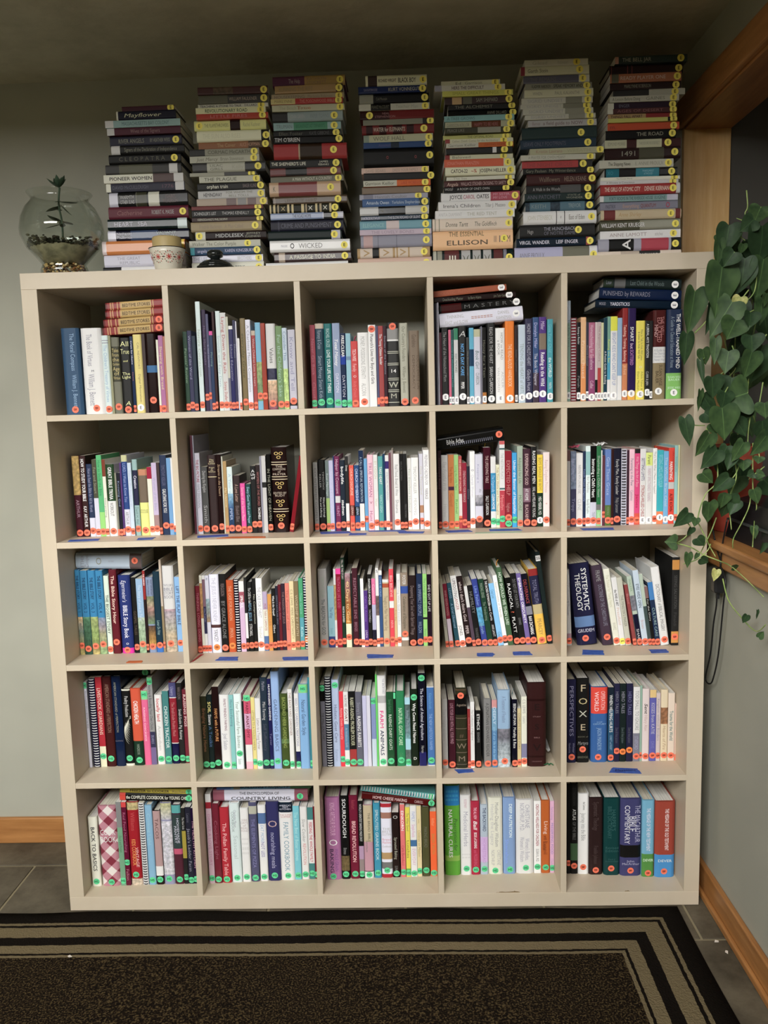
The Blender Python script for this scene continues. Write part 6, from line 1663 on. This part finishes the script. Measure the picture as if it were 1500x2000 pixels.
for k in range(230):
    a = pr.uniform(0, 6.283); rr_ = .056 * math.sqrt(pr.random()) if pr.random() < .35 else pr.uniform(.048, .0565); zz = pr.uniform(.008, .034); s = pr.uniform(.0030, .0050)
    if zz > .024: rr_ = min(rr_, .051)
    o0 = len(PV); col = pr.choice([hex6('d2b27c'), hex6('c9a66a'), hex6('8c5a34'), hex6('3a2a20'), hex6('dcc598'), hex6('b88a58')])
    PV += [(rr_ * math.cos(a) + x * s, rr_ * math.sin(a) + y * s, zz + z * s * .8) for x, y, z in iv]
    PF += [tuple(i + o0 for i in t) for t in iff]; PC += [col] * len(iff)
pe = mesh_obj('pebbles', PV, PF, attr_color(material('pebble_stone', rough=.45, spec=.4)), tb, PC, True); pe['kind'] = 'stuff'
mr = random.Random(33); MV = []; MF = []; MC = []
for k in range(420):
    a = mr.uniform(0, 6.283); rr_ = .093 * math.sqrt(mr.uniform(.02, 1)) if mr.random() < .5 else mr.uniform(.078, .094)
    zz = .080 + .018 * mr.random() ** 2 + (.010 if mr.random() < .15 else 0); s = mr.uniform(.0035, .0075)
    rr_ = min(rr_, .088 + (zz - .08) * .5)
    o0 = len(MV); col = mr.choice([hex6('23261c'), hex6('2f3326'), hex6('3d3d30'), hex6('1c1d18'), hex6('55543f')])
    MV += [(rr_ * math.cos(a) + x * s * mr.uniform(.7, 1.1), rr_ * math.sin(a) + y * s * mr.uniform(.7, 1.1), zz + z * s * .6) for x, y, z in iv]
    MF += [tuple(i + o0 for i in t) for t in iff]; MC += [col] * len(iff)
mo = mesh_obj('moss', MV, MF, attr_color(material('moss_clumps', rough=.95, spec=.1)), tb, MC); mo['kind'] = 'stuff'
def blade(L, W, curl, n=6):
    V = []; F = []
    for i in range(n + 1):
        t = i / n; ww = W * math.sin(math.pi * min(1, t * .92 + .08)) * .5
        V += [(-ww, t * L, curl * t * t + .12 * ww), (0, t * L, curl * t * t), (ww, t * L, curl * t * t + .12 * ww)]
    for i in range(n):
        a = i * 3; F += [(a, a + 1, a + 4, a + 3), (a + 1, a + 2, a + 5, a + 4)]
    return V, F
tube('stem', [(0, .002, .11), (.003, -.004, .15), (-.004, 0, .20), (.002, 0, .243)], .0028, M['succ'], tb, 6, 5)
lv = random.Random(6)
bv, bf = blade(.040, .017, .006); bme = bpy.data.meshes.new('leaf'); bme.from_pydata(bv, [], bf); bme.materials.append(M['succ'])
for k in range(18):
    zz = .243 if k < 8 else lv.uniform(.13, .21)
    s = lv.uniform(.8, 1.1) if k < 8 else lv.uniform(.8, 1.4)
    link_mesh('leaf', bme, tb, (0, 0, zz), (R(lv.uniform(10, 55) if k < 8 else lv.uniform(-60, 30)), 0, R(k * 137.5)), (s, s, s))

# ------------------------------------------------------------------ candle in a flowered bowl, and a dark glass lidded dish
M['ceramic'] = material('cream_ceramic', hex6('d8d3c4'), .25, .5)
M['wax'] = material('tan_candle_wax', hex6('b7a372'), .5, .4)
M['wick'] = material('wick', hex6('2a2622'), .8, .2)
KX, KY = .3900, .052
kb = empty('flowered_bowl', (KX, KY, BH + .0003)); tag(kb, 'small cream bowl with a ring of red flowers on the bookcase', 'bowl')
prof = [(.032, 0), (.034, .003), (.0385, .022), (.045, .046), (.0495, .060), (.0478, .0605), (.043, .047), (.036, .022), (.0, .014)]
lathe('bowl_body', prof, M['ceramic'], kb, 40)
lathe('rim_line', [(.0496, .0590), (.0500, .0600), (.0496, .0610), (.0485, .0607)], M['wick'], kb, 40, caps=False)
FV = []; FF = []; FC = []
def disc(ang, zc_, rad, col):
    def at_(du, dv):
        z_ = zc_ + dv; r_ = .0342 + (z_ - .003) / .057 * .0155 + .0006; a = ang + du / r_
        return (r_ * math.cos(a), r_ * math.sin(a), z_)
    o0 = len(FV)
    for k in range(7): FV.append(at_(rad * math.cos(k * .8976), rad * math.sin(k * .8976)))
    FF.append(tuple(range(o0, o0 + 7))); FC.append(col)
for k in range(9):
    a0 = -math.pi / 2 + (k - .5) * 2 * math.pi / 9
    disc(a0, .034, .0034, hex6('b23a3a'))
    for q in range(7): disc(a0 + .0056 / .042 * math.cos(q * .8976), .034 + .0056 * math.sin(q * .8976), .0016, hex6('c9605a'))
    for q in range(14):
        an = q * 2 * math.pi / 14; disc(a0 + .0120 / .042 * math.cos(an), .034 + .0145 * math.sin(an), .0014, hex6('5f6157') if q % 2 else hex6('b2544e'))
    disc(a0 + math.pi / 9, .034, .0018, hex6('44463f'))
fo = mesh_obj('flower_print', FV, FF, attr_color(material('flower_glaze', rough=.3, spec=.5)), kb, FC); fo['kind'] = 'stuff'
cd = empty('pillar_candle', (KX, KY, BH + .0160)); tag(cd, 'short tan pillar candle standing in the flowered bowl', 'candle')
lathe('wax', [(.0335, 0), (.0345, .010), (.0385, .030), (.0390, .071), (.0375, .0745), (.0335, .0735), (.030, .069), (.0, .068)], M['wax'], cd, 40)
tube('wick', [(0, 0, .066), (.0006, 0, .074), (.002, 0, .079)], .0010, M['wick'], cd, 6, 3)
dg_ = material('smoked_glass', hex6('2a2f2e'), .08, .6); M['smoked'] = dg_
bsdf(dg_).inputs['Transmission Weight'].default_value = .55
gd = empty('smoked_glass_dish', (.5205, .052, BH + .0003)); tag(gd, 'small dark glass dish with a knobbed lid before the second stack', 'dish')
lathe('dish_body', [(.044, 0), (.050, .004), (.051, .009), (.046, .011), (.0, .011)], M['smoked'], gd, 36)
lathe('lid', [(.046, .0115), (.043, .016), (.033, .024), (.020, .027), (.0, .0275)], M['smoked'], gd, 36)
lathe('knob', [(.013, .0275), (.013, .031), (.021, .036), (.0225, .046), (.017, .052), (.0, .053)], M['smoked'], gd, 28)

# ------------------------------------------------------------------ hatch sill: flower pot, black box; cord and adapter
M['coral'] = material('coral_glaze', rough=.35, spec=.5); noise_mix(M['coral'], hex6('b04a3c'), hex6('cf6450'), 14, 2)
M['leaf'] = material('heart_leaf', rough=.52, spec=.25); noise_mix(M['leaf'], hex6('293f25'), hex6('425a34'), 2.2, 2)
M['leaf2'] = material('heart_leaf_dark', rough=.52, spec=.25); noise_mix(M['leaf2'], hex6('213620'), hex6('32492d'), 2.2, 2)
M['leaf_y'] = material('heart_leaf_yellowing', rough=.5, spec=.3); noise_mix(M['leaf_y'], hex6('8c9450'), hex6('c2bd7c'), 4, 3)
M['vine'] = material('green_vine', rough=.5, spec=.3); noise_mix(M['vine'], hex6('6b8a48'), hex6('a3b46e'), 20, 2)
def midrib(m, col):
    tc = nd(m, 'ShaderNodeTexCoord'); sx = nd(m, 'ShaderNodeSeparateXYZ'); ab = nd(m, 'ShaderNodeMath', operation='ABSOLUTE'); lt = nd(m, 'ShaderNodeMath', operation='LESS_THAN'); lt.inputs[1].default_value = .014
    mx = nd(m, 'ShaderNodeMix', data_type='RGBA'); mx.inputs['B'].default_value = col
    lk(m, tc.outputs['Object'], sx.inputs[0]); lk(m, sx.outputs['X'], ab.inputs[0]); lk(m, ab.outputs[0], lt.inputs[0]); lk(m, lt.outputs[0], mx.inputs['Factor'])
    lk(m, bsdf(m).inputs['Base Color'].links[0].from_socket, mx.inputs['A']); lk(m, mx.outputs['Result'], bsdf(m).inputs['Base Color'])
midrib(M['leaf'], hex6('4f6a3e')); midrib(M['leaf2'], hex6('3d5634'))
SILL = OP_Z0 + .0452
pot = empty('flower_pot', (1.985, .17, SILL)); tag(pot, 'coral glazed flower pot on the oak sill behind hanging leaves', 'flower pot')
lathe('pot_body', [(.052, 0), (.058, .004), (.076, .205), (.080, .210), (.080, .250), (.072, .251), (.068, .212), (.0, .210)], M['coral'], pot, 36)
lathe('potting_soil', [(.0680, .2120), (.040, .220), (.0, .222)], M['soil'], pot, 24)
bx_ = empty('black_plastic_box', (2.01, -.06, SILL)); tag(bx_, 'black plastic box with a sloping front on the oak sill', 'box')
V = [(-.085, -.20, 0), (.05, -.20, 0), (.05, .13, 0), (-.085, .13, 0), (-.065, -.19, .105), (.045, -.19, .135), (.045, .12, .135), (-.065, .12, .105)]
F = [(0, 3, 2, 1), (4, 5, 6, 7), (0, 1, 5, 4), (1, 2, 6, 5), (2, 3, 7, 6), (3, 0, 4, 7)]
mesh_obj('case', V, F, M['black'], bx_)
box('lid_seam', -.0835, .046, -.196, .126, .048, .053, M['dark_metal'], bx_)
pc = empty('power_adapter', ADAPTER); tag(pc, 'black power adapter and looped cord hanging from the sill', 'power adapter')
M['cord'] = material('black_cord', hex6('121214'), .45, .4)
box('adapter_body', -.016, .012, -.018, .018, -.033, .033, M['black'], pc, .006)
box('strain_relief', -.005, .003, -.005, .005, -.050, -.033, M['black'], pc, .001)
for l in CORDS:
    o = tube('cord', [Vector(p) - Vector(ADAPTER) for p in l], .0022, M['cord'], pc, 6, 6)

# ------------------------------------------------------------------ trailing heart-leaf plant
plant = empty('trailing_houseplant', (1.985, .17, SILL + .222)); tag(plant, 'trailing heart-leaved houseplant spilling from the hatch beside the bookcase', 'plant')
PINV = Matrix.Translation(plant.location).inverted()
def leaf_mesh(name, mat, fold, droop, wave):
    """heart outline: base at the origin, tip at +Y 1, width 1"""
    prof = [(-.10, .17), (-.12, .30), (-.06, .42), (.08, .49), (.25, .50), (.45, .42), (.65, .29), (.82, .14), (.93, .05)]
    dens = smooth_path([(y, x, m_) for (y, x), m_ in zip(prof, [-.0, .02, .06, .14, .27, .45, .65, .82, .93])], 2)
    prof = [(q[0], q[1]) for q in dens]; ys = [q[2] for q in dens]
    V = [(0, 0, 0)]; F = []
    ys_ = [-.0, .02, .06, .14, .27, .45, .65, .82, .93]
    mids = []
    for y in ys:
        V.append((0, y, -droop * y * y)); mids.append(len(V) - 1)
    L = []; Rr = []
    for (y, x) in prof:
        z = fold * x - droop * y * y + wave * math.sin(y * 9) * x
        V.append((-x, y, z)); L.append(len(V) - 1); V.append((x, y, z)); Rr.append(len(V) - 1)
    # half-way rows for a curved blade
    L2 = []; R2 = []
    for (y, x), ym in zip(prof, ys):
        yy = (y + ym) / 2; z = fold * x * .35 - droop * yy * yy
        V.append((-x * .5, yy, z)); L2.append(len(V) - 1); V.append((x * .5, yy, z)); R2.append(len(V) - 1)
    V.append((0, 1.0, -droop)); tip = len(V) - 1
    for i in range(len(prof) - 1):
        F += [(mids[i], mids[i + 1], L2[i + 1], L2[i]), (L2[i], L2[i + 1], L[i + 1], L[i]), (mids[i + 1], mids[i], R2[i], R2[i + 1]), (R2[i + 1], R2[i], Rr[i], Rr[i + 1])]
    F += [(mids[-1], tip, L2[-1]), (L2[-1], tip, L[-1]), (tip, mids[-1], R2[-1]), (tip, R2[-1], Rr[-1])]
    me = bpy.data.meshes.new(name); me.from_pydata(V, [], F); me.materials.append(mat)
    me.polygons.foreach_set('use_smooth', [True] * len(me.polygons))
    return me
LM = [leaf_mesh('leaf', M['leaf'], .30, .10, .05), leaf_mesh('leaf', M['leaf2'], .18, .22, .08), leaf_mesh('leaf', M['leaf'], .12, .05, .10), leaf_mesh('leaf', M['leaf2'], .45, .12, .04)]
LMY = leaf_mesh('leaf', M['leaf_y'], .35, .20, .12)
prn = random.Random(21)
for i, (x, y, z, L, ang, W, yel) in enumerate(LEAVES):
    me = LMY if yel else LM[i % 4]
    o = bpy.data.objects.new('leaf', me); COL.objects.link(o)
    # leaf's +Y runs along ang in the x-z plane, its face looks at the room
    yv = Vector((math.cos(R(ang)), 0, math.sin(R(ang)))); nv = Vector((0, -1, 0)); xv = yv.cross(nv)
    B = Matrix((xv, yv, nv)).transposed().to_4x4()
    til = Matrix.Rotation(R(prn.uniform(-20, 20)), 4, 'Y') @ Matrix.Rotation(R(prn.uniform(-22, 10)), 4, 'X')
    wmat = Matrix.Translation((x, y, z)) @ B @ til @ Matrix.Diagonal((W * (1.25 if z > 1.36 else 1.08), L * (1.12 if z > 1.36 else 1.02), (W + L) / 2, 1))
    o.parent = plant; o.matrix_parent_inverse = PINV; o.matrix_basis = wmat
    if yel: o['label'] = 'yellowing leaf'
for l in VINES:
    o = tube('vine', l, .0019, M['vine'], plant, 5, 6, .7); o.matrix_parent_inverse = PINV
for k in range(9):     # stems that rise from the pot and spill over the sill edge
    a = prn.uniform(-1, 1); tgt = LEAVES[(k * 7) % 50]
    p0 = Vector((1.985 + .03 * a, .17 + .02 * prn.uniform(-1, 1), SILL + .218)); p2 = Vector(tgt[:3]); p1 = (p0 + p2) / 2 + Vector((0, -.02, .10 + .05 * prn.random()))
    if p2.x < 1.86 and p2.z < 1.2: p1.z += .08
    o = tube('vine', [p0, p1, p2], .0021, M['vine'], plant, 5, 8, .7); o.matrix_parent_inverse = PINV
